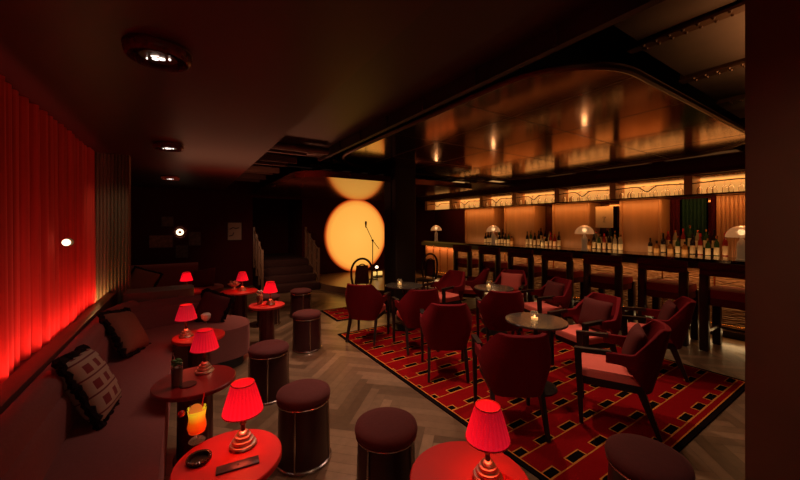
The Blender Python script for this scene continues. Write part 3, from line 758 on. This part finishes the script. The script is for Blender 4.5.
chairs = [  # x, y, facing degrees, label, pillow
    (2.15, 4.18, 42, 'crimson armchair at the far left corner of the rug, back and right arm showing'),
    (2.52, 3.55, 74, 'crimson armchair seen from behind just right of the leftmost one, below the black column'),
    (2.36, 2.78, 57, 'crimson armchair seen from behind at the left edge of the rug, second nearest of those'),
    (2.20, 1.795, 56, 'crimson armchair nearest the camera, its back to us at the left rug edge'),
    (3.35, 2.89, 54, 'crimson armchair seen from behind at the middle candle table'),
    (3.55, 4.20, 185, 'crimson armchair facing left beside the table next to the column'),
    (4.30, 4.42, 128, 'crimson armchair with its back turned at the far side of the rug, by the bar'),
    (4.50, 3.68, 205, 'rose lit armchair with a rose cushion facing us behind the middle table'),
    (4.30, 2.90, 160, 'crimson armchair in profile with a dark cushion, right of the middle table'),
    (3.62, 1.96, 166, 'armchair with a brown cushion right of the nearest candle table'),
    (2.95, 1.37, 118, 'armchair with a brown cushion in the right foreground, on the near part of the rug'),
    (4.27, 1.60, 116, 'armchair with a dark cushion at the right corner of the rug near the bar')]
c0 = make_armchair(); c0.scale = (.94, .87, .94); objs = []
for i, (x, y, a, lb) in enumerate(chairs):
    if i == 0: c0.location = (x, y, .017); c0.rotation_euler.z = R(a); c0['label'] = lb; c0['group'] = 'crimson armchairs on the rug'; objs.append(c0)
    else: objs.append(dup(c0, (x, y, .017), R(a), lb, 'crimson armchairs on the rug'))
for i, m, lb in ((7, 'cush_rose', 'rose cushion on the armchair behind the middle table'), (8, 'cush', 'dark cushion on the profile armchair right of the middle table'), (9, 'cush', 'brown cushion on the armchair right of the nearest candle table'),
                 (10, 'cush', 'brown cushion on the armchair in the right foreground'), (11, 'cush', 'dark cushion on the armchair at the right corner of the rug')):
    x, y, a, _ = chairs[i]; ca, sa = math.cos(R(a)), math.sin(R(a))
    mt = Matrix.Rotation(R(a), 4, 'Z') @ Matrix.Rotation(R(90), 4, 'Z') @ Matrix.Rotation(R(72 + 180), 4, 'X')
    pillow('chair_cushion', lb, m, (x - .145 * ca, y - .145 * sa, .012 + .60), mt.to_euler(), .36, .32, .11)

# round cocktail tables with candles
def make_round_table():
    t = thing('cocktail_table', 'x', 'table')
    MB().lathe([(0, .625), (.27, .625), (.285, .632), (.285, .645), (.28, .65), (0, .65)], 56).build('tabletop', 'tabletop', t, ang=30)
    MB().lathe([(.03, .02), (.022, .06), (.022, .60), (.05, .625)], 24).build('column', 'black_metal', t)
    MB().lathe([(0, 0), (.19, 0), (.19, .012), (.15, .02), (.04, .032), (0, .034)], 44).build('base', 'black_metal', t)
    return t
def make_candle():
    t = thing('candle_holder', 'x', 'candle')
    MB().lathe([(.028, 0), (.034, .01), (.036, .07), (.030, .085)], 24, cap=False).build('glass', 'glass', t)
    MB().lathe([(0, .003), (.024, .003), (.024, .03), (0, .03)], 20).build('wax', 'wax', t)
    MB().lathe([(0, .030), (.005, .036), (.004, .046), (0, .054)], 10).build('flame', 'flame', t)
    return t
rt0 = make_round_table(); cn0 = make_candle()
for i, (x, y, lb, cl) in enumerate(((2.86, 2.02, 'round smoked cocktail table nearest the camera on the rug', 'small glass candle on the nearest round cocktail table'), (3.82, 3.40, 'round cocktail table in the middle of the rug', 'small glass candle on the middle round cocktail table'),
                                    (2.82, 4.28, 'round cocktail table in front of the black column', 'small glass candle on the round table by the black column'))):
    if i == 0: rt0.location = (x, y, .012); rt0['label'] = lb; rt0['group'] = 'round cocktail tables'; cn0.location = (x - .02, y + .0, .662); cn0['label'] = cl; cn0['group'] = 'table candles'
    else: dup(rt0, (x, y, .012), 0, lb, 'round cocktail tables'); dup(cn0, (x - .04, y + .06, .662), 0, cl, 'table candles')
    light('POINT', 'candle_light', (x - .02, y, .78), .5, (1, .45, .15), .03)

# bentwood chairs
def make_bentwood():
    t = thing('bentwood_chair', 'x', 'chair')
    MB().lathe([(0, .43), (.19, .43), (.205, .44), (.205, .455), (.19, .46), (0, .462)], 32).build('seat', 'bentwood', t)
    loop = [(-.15 - .05 * math.sin(R(a)) * 1.0, .19 * math.cos(R(a)), .72 + .24 * math.sin(R(a))) for a in range(0, 181, 10)]
    pts = [(-.15, .15, .45)] + [(-.15, .185, .6)] + loop + [(-.15, -.185, .6), (-.15, -.15, .45)]
    MB().tube(pts, .020, 8).build('back_loop', 'bentwood', t)
    inner = [(-.155 - .04 * math.sin(R(a)), .11 * math.cos(R(a)), .68 + .18 * math.sin(R(a))) for a in range(0, 181, 12)]
    MB().tube([(-.15, .09, .45)] + inner + [(-.15, -.09, .45)], .011, 8).build('inner_loop', 'bentwood', t)
    b = MB().grid(lambda u, v: (-.165 - .03 * v, (u - .5) * (.27 - .06 * v), .50 + .34 * v), 4, 6, .006); b.build('back_panel', 'bentwood', t)
    MB().tube([(.155 * math.cos(R(a)), .155 * math.sin(R(a)), .2) for a in range(0, 360, 15)], .009, 6, closed=True).build('ring_stretcher', 'bentwood', t)
    for sx, sy in ((1, 1), (1, -1), (-1, 1), (-1, -1)):
        MB().tube([(sx * .12, sy * .13, .44), (sx * .13, sy * .14, .2), (sx * .18, sy * .17, 0)], [.017, .014, .011], 8).build('leg', 'bentwood', t)
    return t
bw = make_bentwood(); bw.location = (2.74, 5.62, .016); bw.rotation_euler.z = R(72); tag(bw, 'dark bentwood chair silhouetted against the glowing orange disc', 'chair', 'dark bentwood chairs')
bw['group'] = 'dark bentwood chairs'
dup(bw, (4.15, 5.5, .016), R(200), 'dark bentwood chair right of the black column', 'dark bentwood chairs')

# ================================================================== BAR
t = thing('bar_counter', 'long dark bar counter with a glossy stone top', 'bar counter', (0, 0, 0))
MB().prism(rrect(6.17, 6.86, .0, 8.62, (.02, .02, .02, .35)), 1.06, 1.10, .01, 2).build('countertop', 'ctop', t)
MB().box(6.22, 6.82, .02, 8.45, .955, 1.06).build('fascia', 'cdark', t, smooth=False)
MB().box(6.36, 6.80, .05, 8.35, .10, .955).build('front_panel', 'wave', t, smooth=False)
MB().box(6.40, 6.78, .06, 8.3, 0, .10).build('plinth', 'cdark', t, smooth=False)
MB().prism(rrect(6.325, 6.36, 6.95, 8.38, (.01, .01, .01, .03)), .10, .955).build('end_panel', 'panelo', t)
for k in range(9):
    y = 7.0 + .16 * k if k > 0 else 6.95
    if k % 2 == 0: MB().tube([(6.30, y, .955), (6.30, y, .80), (6.31, y, .10)], .010, 8).build('brass_rib', 'brass', t)
for k in range(11): MB().box(6.35, 6.365, .35 + .62 * k, .365 + .62 * k, .10, .955).build('divider', 'brass', t, smooth=False)
t = thing('foot_rail', 'brass foot rail along the bottom of the bar front', 'foot rail', (0, 0, 0))
MB().tube([(6.24, .1, .20), (6.24, 8.3, .20)], .016, 10).build('rail', 'brass', t)
for k in range(9): MB().tube([(6.24, .4 + .95 * k, .20), (6.38, .4 + .95 * k, .20)], .01, 8).build('bracket', 'brass', t)

def make_barstool():
    """faces +X (the bar); origin at seat centre"""
    t = thing('bar_stool', 'x', 'bar stool')
    for s in (-1, 1):
        MB().box(-.29, -.20, s * .235 - .048, s * .235 + .048, 0, .985, .022).build('rear_post', 'barwood', t)
        MB().box(.155, .235, s * .225 - .045, s * .225 + .045, 0, .70, .016).build('front_leg', 'barwood', t)
    MB().tube([(-.255, -.275, 1.065), (-.275, -.15, 1.07), (-.28, 0, 1.07), (-.275, .15, 1.07), (-.255, .275, 1.065)], .045, 14).build('back_roll', 'barred', t)
    MB().tube([(-.255, -.27, .985), (-.275, 0, .99), (-.255, .27, .985)], .042, 14).build('back_roll', 'barred', t)
    MB().prism(rrect(-.24, .25, -.25, .25, (.06, .08, .08, .06), 5), .675, .775, .04, 4).build('seat', 'barseat', t, ang=60)
    MB().box(-.245, .23, -.245, .245, .58, .675, .012).build('apron', 'barred', t)
    MB().box(-.25, .21, -.215, -.195, .24, .27).box(-.25, .21, .195, .215, .24, .27).box(.18, .215, -.215, .215, .22, .25).build('stretcher', 'barwood', t)
    return t
bs0 = make_barstool()
nm = ('rightmost, cut by the pier', 'second from the right', 'third from the right', 'middle one of seven', 'third from the left', 'second from the left', 'leftmost, near the lit bar end')
for i, y in enumerate((1.24, 1.92, 2.70, 3.46, 4.22, 5.01, 5.84)):
    lb = 'dark red velvet bar stool at the counter, ' + nm[i]
    if i == 0: bs0.location = (5.74, y, 0); bs0['label'] = lb; bs0['group'] = 'bar stools along the counter'
    else: dup(bs0, (5.74, y, 0), 0, lb, 'bar stools along the counter')

# back bar: oak columns, recesses, shelf
t = thing('back_bar_cabinet', 'low dark cabinet running behind the bar under the bottles', 'cabinet', (0, 0, 0))
MB().box(7.06, 7.59, .1, 8.6, 0, 1.04).build('body', 'cdark', t, smooth=False)
MB().box(7.05, 7.59, .1, 8.6, 1.04, 1.058).build('top', 'ctop', t, smooth=False)
for (y0, y1), lb in (((6.35, 7.49), 'leftmost, beside the far bar lamp'), ((5.07, 6.01), 'behind the second bar lamp'), ((3.76, 4.62), 'left of the hanging cream sign'), ((2.5, 3.2), 'between the cream sign and the green drape')):
    t = thing('oak_column', 'broad warm oak panelled column on the back bar, ' + lb, 'column', (7.16, (y0 + y1) / 2, 1.06)); h = (y1 - y0) / 2
    MB().box(0, .43, -h, h, 0, .985, .006).build('panel', 'panelw', t)
    MB().lathe([(.0275, 0), (.0275, .985)], 16, (.0, h - .03, 0)).lathe([(.0275, 0), (.0275, .985)], 16, (0, -h + .03, 0)).build('edge_moulding', 'panelw', t)
t = thing('slatted_panel', 'ribbed oak panel at the right end of the back bar', 'wall panel', (7.16, 1.0, 1.06))
MB().box(.02, .43, -.8, .78, 0, .985).build('backing', 'panelw', t, smooth=False)
b = MB()
for k in range(32): b.box(0, .02, -.79 + .049 * k, -.765 + .049 * k, 0, .985, .004)
b.build('slats', 'panelw', t)
for (y0, y1), lb in (((6.02, 6.34), 'left'), ((4.63, 5.06), 'second'), ((3.21, 3.75), 'third'), ((1.79, 2.49), 'right')):
    tag(MB().box(7.55, 7.59, y0, y1, 1.06, 2.045).build('smoked_mirror', 'mirror', smooth=False), 'smoked mirror in the %s recess of the back bar' % lb, 'mirror')
# green drape and dark red side drapes in the right recess
t = thing('green_drape', 'dark green pleated drape in the right recess behind the bottles', 'curtain', (7.5, 2.16, 1.165))
MB().grid(lambda u, v: (.02 * math.sin(u * 40), -.17 + .34 * u, .875 * v), 60, 2, .004).build('cloth', 'green', t, ang=80)
for y, lb in ((2.42, 'left'), (1.86, 'right')):
    tag(MB().grid(lambda u, v: (7.49 + .015 * math.sin(u * 16), y - .07 + .14 * u, 1.065 + .975 * v), 30, 2, .004).build('side_drape', 'drape', ang=80), 'narrow dark red drape %s of the green drape' % lb, 'curtain')

# hanging sign
t = thing('hanging_sign', 'cream square sign with a small cocktail glass drawing, hung above the bottles', 'sign', (7.09, 3.45, 1.74))
MB().box(0, .012, -.165, .165, -.215, .215, .002).build('board', 'white', t)
MB().tube([(-.003, -.030, .0), (-.003, .0, -.045), (-.003, .030, .0), (-.003, -.03, 0)], .004, 6).tube([(-.003, 0, -.045), (-.003, 0, -.10)], .0035, 6).tube([(-.003, -.025, -.10), (-.003, .025, -.10)], .0035, 6).build('glass_drawing', 'ink', t)
MB().tube([(.006, -.1, .21), (.006, -.1, .31)], .002).tube([(.006, .1, .21), (.006, .1, .31)], .002).build('wire', 'black_metal', t)

# glowing glass rack
t = thing('glass_rack', 'long backlit amber glass rack hanging above the bar', 'glass rack', (6.8, 0, 2.05))
ys = [.15, 2.03, 3.16, 4.29, 5.42, 6.5, 7.75, 8.98]
MB().box(.0, .36, .15, 8.98, 0, .02).build('shelf', 'bronze_dark', t, smooth=False)
MB().box(.36, .38, .15, 8.98, .02, .32).build('backlit_glass', 'glow', t, smooth=False)
for y in ys: MB().box(.005, .355, y - .055, y + .055, .02, .32).build('divider', 'panelw', t, smooth=False)
MB().tube([(.01, .15, .01), (.01, 8.98, .01)], .012, 8).build('lower_rail', 'bronze_dark', t)
for i in range(len(ys) - 1):
    a, c = ys[i] + .055, ys[i + 1] - .055; P = []
    for k in range(31):
        u = k / 30; z = .19 + .02 * math.sin(math.pi * u) * 1 - .10 * math.exp(-((u - .5) / .09) ** 2) * 1; P.append((-.005, a + (c - a) * u, z))
    MB().tube(P, .009, 6).build('wavy_rail', 'bronze_dark', t)
b = MB()
for k in range(6): b.box(.03 + .06 * k, .034 + .06 * k, .15, 8.98, .30, .305)
b.build('hanging_rails', 'brass', t, smooth=False)
light('AREA', 'rack_glow', (7.14, 4.5, 2.33), 9, AMB, .1, 8.6)
# stemware
def make_glass():
    t = thing('wine_glass', 'x', 'glass')
    MB().lathe([(.033, .20), (.030, .197), (.004, .193), (.004, .12), (.02, .11), (.034, .08), (.036, .045), (.030, .005)], 16, cap=False).build('bowl', 'glass', t)
    return t
g0 = make_glass(); first = True
bays = ('in the bay nearest the pier', 'in the bay above the green drape', 'in the bay above the cream sign', 'in the bay left of the cream sign', 'in the middle bay of the glowing rack', 'in the second bay from the left', 'in the far left bay')
for i in range(6):
    a, c = ys[i] + .12, ys[i + 1] - .12
    if i == 0: a = 1.0
    nG = 11
    for k in range(nG):
        y = a + (c - a) * k / (nG - 1); x = 6.8 + .09 + .10 * (k % 2)
        lb = 'clear stemmed glass standing upside down ' + bays[i]; gp = 'glasses ' + bays[i]
        if first: g0.location = (x, y, 2.07); g0['label'] = lb; g0['group'] = gp; first = False
        else: dup(g0, (x, y, 2.07), 0, lb, gp)

# bottles
def make_bottle(kind):
    t = thing('bottle', 'x', 'bottle')
    c = [(.02, .012, .008), (.05, .10, .03), (.42, .17, .04), (.35, .03, .02), (.5, .42, .3)][kind]
    mm = mat('bottle_%s' % ('dark', 'green', 'amber', 'red', 'clear')[kind], c, .08, bump=0, trans=.35, var=.05)
    prof = [[(.036, 0), (.038, .01), (.038, .19), (.014, .235), (.013, .29)], [(.034, 0), (.036, .01), (.036, .20), (.03, .225), (.013, .25), (.013, .31)], [(.045, 0), (.047, .01), (.047, .14), (.03, .17), (.015, .185), (.015, .225)],
            [(.032, 0), (.034, .01), (.034, .20), (.014, .24), (.014, .30)], [(.040, 0), (.042, .01), (.042, .16), (.02, .20), (.016, .25)]][kind]
    bd_ = MB().lathe(prof, 18).build('body', mm, t)
    h = prof[2][1]; r = prof[2][0] + .001
    MB().lathe([(r, h * .2), (r, h * .75)], 18, cap=False).build('label_band', mat('bottle_label_%d' % kind, ((.6, .45, .25), (.75, .62, .38), (.55, .32, .12), (.7, .5, .3), (.8, .7, .45))[kind], .6, bump=0), bd_)
    r2, z2 = prof[-1]; MB().lathe([(r2 + .002, z2 - .03), (r2 + .002, z2 + .01), (0, z2 + .012)], 14).build('cap', ('black_metal', 'brass', 'black_metal', 'redtop', 'brass')[kind], t)
    return t
protos = [make_bottle(k) for k in range(5)]; used = [False] * 5
kn = ('dark', 'green', 'squat amber', 'red', 'clear')
def put_bottle(x, y, z, lb):
    kd = random.choice((0, 0, 0, 1, 1, 2, 3, 4)); L_ = '%s bottle standing %s' % (kn[kd], lb); G_ = '%s bottles %s' % (kn[kd], lb); y += random.uniform(-.004, .004)
    if not used[kd]: used[kd] = True; p = protos[kd]; p.location = (x, y, z); p['label'] = L_; p['group'] = G_
    else: dup(protos[kd], (x, y, z), random.random() * 6, L_, G_, scale=(.92, .92, random.uniform(.95, 1.3)))
tb = bpy.data.objects['back_bar_cabinet']
for (y0, y1), (r0, r1), lb in (((5.72, 6.62), (6.05, 6.31), 'in the cluster behind the second bar lamp'), ((4.42, 5.25), (4.67, 5.02), 'in the cluster between the second and third oak columns'), ((3.15, 3.85), (3.25, 3.72), 'in the row below the cream sign'), ((1.66, 2.66), (1.84, 2.46), 'in the crowd below the green drape')):
    k = int((y1 - y0) / .094)
    for i in range(k + 1): put_bottle(7.098, y0 + (y1 - y0) * i / k, 1.06, lb)
    MB().box(7.24, 7.50, r0 - .03, r1 + .03, 1.058, 1.16).build('riser', 'cdark', tb, smooth=False)
    k = int((r1 - r0) / .094)
    for i in range(k + 1): put_bottle(7.31, r0 + (r1 - r0) * i / max(k, 1), 1.16, 'on the riser ' + lb)
# mushroom lamps on the counter
def make_mush():
    t = thing('mushroom_lamp', 'x', 'lamp')
    MB().lathe([(0, 0), (.06, 0), (.062, .01), (.05, .02), (.045, .10), (.05, .18), (.045, .24), (.02, .28), (.015, .33), (0, .33)], 28).build('base', 'mush', t)
    pr = [(.165, .31)] + [(.165 * math.cos(R(a)), .31 + .16 * math.sin(R(a))) for a in range(8, 91, 8)] + [(.0, .47)]
    b = MB().lathe(pr, 36, cap=False); bmesh.ops.solidify(b.bm, geom=list(b.bm.faces), thickness=.004)
    b.build('dome_shade', mat('mushroom_dome', (.60, .36, .17), .3, trans=.3, emit=(1, .5, .2), es=.14, bump=0), t)
    MB().ball((0, 0, .365), .032).build('bulb', 'mushcore', t)
    return t
mu = make_mush()
for i, (y, lb) in enumerate(((7.94, 'dome shaded mushroom lamp at the far left end of the bar'), (5.71, 'dome shaded mushroom lamp second from the left on the bar'), (3.47, 'dome shaded mushroom lamp on the bar in front of the cream sign'), (1.33, 'dome shaded mushroom lamp at the right end of the bar, cut by the pier'))):
    if i == 0: mu.location = (6.40, y, 1.10); mu['label'] = lb; mu['group'] = 'mushroom lamps on the bar'
    else: dup(mu, (6.40, y, 1.10), 0, lb, 'mushroom lamps on the bar')
    light('POINT', 'mushroom_light', (6.40, y, 1.62), 1.2, WARM, .04)

# ================================================================== STAGE
t = thing('glowing_disc', 'huge round glowing yellow-orange disc on the wall behind the stage', 'light disc', (4.40, 9.44, 1.26))
MB().lathe([(1.13, 0), (1.13, .03)], 96).build('luminous_face', 'sun', t, rot=(R(90), 0, 0)) if 0 else None
b = MB(); b.lathe([(0, -.02), (1.11, -.02), (1.13, 0), (1.13, .05), (0, .05)], 96)
for v in b.bm.verts: v.co = Vector((v.co.x, v.co.z, v.co.y))
b.build('luminous_face', 'sun', t); t.scale = (.92, 1, 1); t.location.x = 4.47
x, y = 5.35, 9.0
x, y, _ = at(372, 270, .15); sx_, sy_ = 4.35, 7.9
t = thing('microphone_stand', 'thin black microphone stand in front of the glowing disc', 'microphone stand', (4.18, 7.85, .15))
MB().lathe([(0, 0), (.13, 0), (.13, .015), (.02, .03), (0, .03)], 28).build('base', 'black_metal', t)
MB().tube([(0, 0, .02), (0, 0, 1.02)], .012, 8).build('pole', 'black_metal', t)
dr = Vector((-.8415, .54, 0)) * -1; lf = Vector((-math.cos(R(32.7)), math.sin(R(32.7)), 0))
MB().tube([lf * -.17 + Vector((0, 0, .80)), Vector((0, 0, 1.02)), lf * .17 + Vector((0, 0, 1.38))], .008, 8).build('boom', 'black_metal', t)
MB().ball((0, 0, 1.02), .03).build('clutch', 'black_metal', t)
p = lf * .18; MB().lathe([(.014, 1.36), (.02, 1.43), (.027, 1.46), (.027, 1.52), (0, 1.54)], 14, (p.x, p.y, 0)).build('microphone', 'black_metal', t)
t = thing('stage_lantern', 'low lit stage light box beside the column, below the glowing disc', 'lamp', (4.44, 8.1, .15))
MB().box(-.13, .13, -.10, .10, 0, .03, .005).build('foot', 'black_metal', t)
MB().box(-.17, .17, -.02, .02, .05, .15, .01).build('lit_panel', mat('lantern_glass', (1, .7, .3), .5, emit=(1, .6, .15), es=1.0, bump=0), t)
MB().tube([(0, 0, .03), (0, 0, .24)], .03, 10).build('post', 'black_metal', t); MB().ball((0, 0, .27), .045).build('cap_light', 'lampwhite', t)
# balustrades
for x, lb in ((1.47, 'left'), (2.78, 'right')):
    t = thing('stair_balustrade', 'stepped lattice wood balustrade on the %s of the stage stairs' % lb, 'balustrade', (x, 0, 0))
    for k, y in enumerate((8.05, 8.4, 8.75, 9.1)):
        z0 = .17 * (k + (0)) + .0; MB().box(-.025, .025, y - .03, y + .03, max(0, z0), z0 + 1.0 + .02, .004).build('post', 'balu', t)
    for k in range(3):
        y = 8.05 + .35 * k; z = .17 * k
        b = MB(); b.bar((0, y, z + .95), (0, y + .35, z + 1.1), .03, .03); b.bar((0, y, z + .3), (0, y + .35, z + .42), .025, .025)
        b.bar((0, y, z + .62), (0, y + .35, z + .75), .02, .02)
        for q in (.12, .23): b.bar((0, y + q, z + .33), (0, y + q, z + 1.02), .018, .018)
        b.build('lattice', 'balu', t, smooth=False)

# ================================================================== FAR WALL PICTURES
def print_(x, z, w_, h_, lb, m='paper', frame=True):
    t = thing('framed_print', lb, 'picture', (x, 9.49, z))
    b = MB(); 
    for q in ((-w_ / 2, w_ / 2, h_ / 2 - .012, h_ / 2), (-w_ / 2, w_ / 2, -h_ / 2, -h_ / 2 + .012), (-w_ / 2, -w_ / 2 + .012, -h_ / 2, h_ / 2), (w_ / 2 - .012, w_ / 2, -h_ / 2, h_ / 2)): b.box(q[0], q[1], -.025, 0, q[2], q[3])
    b.build('frame', 'frame', t, smooth=False)
    MB().box(-w_ / 2 + .01, w_ / 2 - .01, -.015, -.005, -h_ / 2 + .01, h_ / 2 - .01).build('print', m, t, smooth=False)
    return t
pm = [mat('print_dim_%d' % k, c, .7, var=.9, scale=s, bump=0) for k, (c, s) in enumerate((((.13, .09, .075), 14), ((.22, .12, .09), 18), ((.10, .07, .06), 22), ((.16, .11, .09), 12)))]
print_(-.34, 1.66, .24, .24, 'small dim print high left of the glowing ring', pm[0])
print_(-.46, 1.20, .46, .30, 'wide dim collage print left of and below the glowing ring', pm[1])
print_(-.06, .95, .26, .30, 'small dim print directly below the glowing ring', pm[2])
print_(.20, 1.25, .26, .34, 'small dim print just right of the glowing ring', pm[0])
t = print_(1.07, 1.42, .33, .46, 'pale drawing in a thin frame left of the stairs', mat('pale_print', (.34, .22, .17), .7, var=.1, bump=0))
MB().tube([(-.12, -.018, .05), (-.04, -.018, .10), (.02, -.018, .07), (.10, -.018, .09)], .012, 6).tube([(-.13, -.018, -.12), (-.05, -.018, -.10), (-.02, -.018, -.03)], .012, 6).build('drawing', 'frame', t)
t = thing('ring_wall_light', 'small glowing ring light with a dark centre on the far wall', 'wall lamp', (-.10, 9.47, 1.41))
MB().tube([(.055 * math.cos(R(a)), 0, .055 * math.sin(R(a))) for a in range(0, 360, 15)], .022, 8, closed=True).build('lit_ring', 'ring', t)
MB().tube([(.125 * math.cos(R(a)), 0.01, .125 * math.sin(R(a))) for a in range(0, 360, 15)], .007, 8, closed=True).build('outer_ring', 'chrome', t)

# ================================================================== CEILING LAMPS, left
def make_dome():
    t = thing('ceiling_lamp', 'x', 'ceiling lamp')
    b = MB().lathe([(.165, 0), (.170, -.03), (.160, -.062), (.150, -.066), (.152, -.05), (.160, -.03), (.156, 0)], 96, flute=.014, fn=32, cap=False); b.build('cut_glass_ring', 'bulbglass', t, ang=60)
    b = MB(); b.tube([(.17 * math.cos(R(a)), .17 * math.sin(R(a)), -.004) for a in range(0, 360, 9)], .006, 6, closed=True); b.build('rim', 'bronze_dark', t)
    MB().lathe([(.155, 0), (.150, -.010), (.10, -.016), (.095, -.048), (0, -.052)], 48, cap=False).build('back_plate', 'bronze_dark', t)
    b = MB()
    for cx in (-.018, .018): b.tube([(cx + .015 * math.cos(R(a)), .012 * math.sin(R(a)), -.055) for a in range(0, 360, 30)], .0035, 6, closed=True)
    b.tube([(-.024, -.036, -.055), (.02, -.036, -.055)], .0022, 6); b.ball((.062, 0, -.055), .006, (1, 1.6, 1), 8); b.ball((-.065, 0, -.055), .005, (1, 1, 1), 8)
    b.build('painted_glint', 'glint', t)  # bright reflections in the lamp, drawn as glowing marks
    return t
d0 = make_dome(); d0.scale = (.82, .82, .82); d0.location = (-.11, 2.05, 2.45); d0.rotation_euler.z = R(-25); tag(d0, 'nearest flush cut glass ceiling lamp at upper left'); d0['group'] = 'cut glass ceiling lamps'
dup(d0, (-.15, 4.4, 2.45), R(-30), 'second flush cut glass ceiling lamp, midway along the smooth ceiling', 'cut glass ceiling lamps')
dup(d0, (-.22, 7.3, 2.45), R(-30), 'farthest and smallest flush ceiling lamp before the far wall', 'cut glass ceiling lamps')
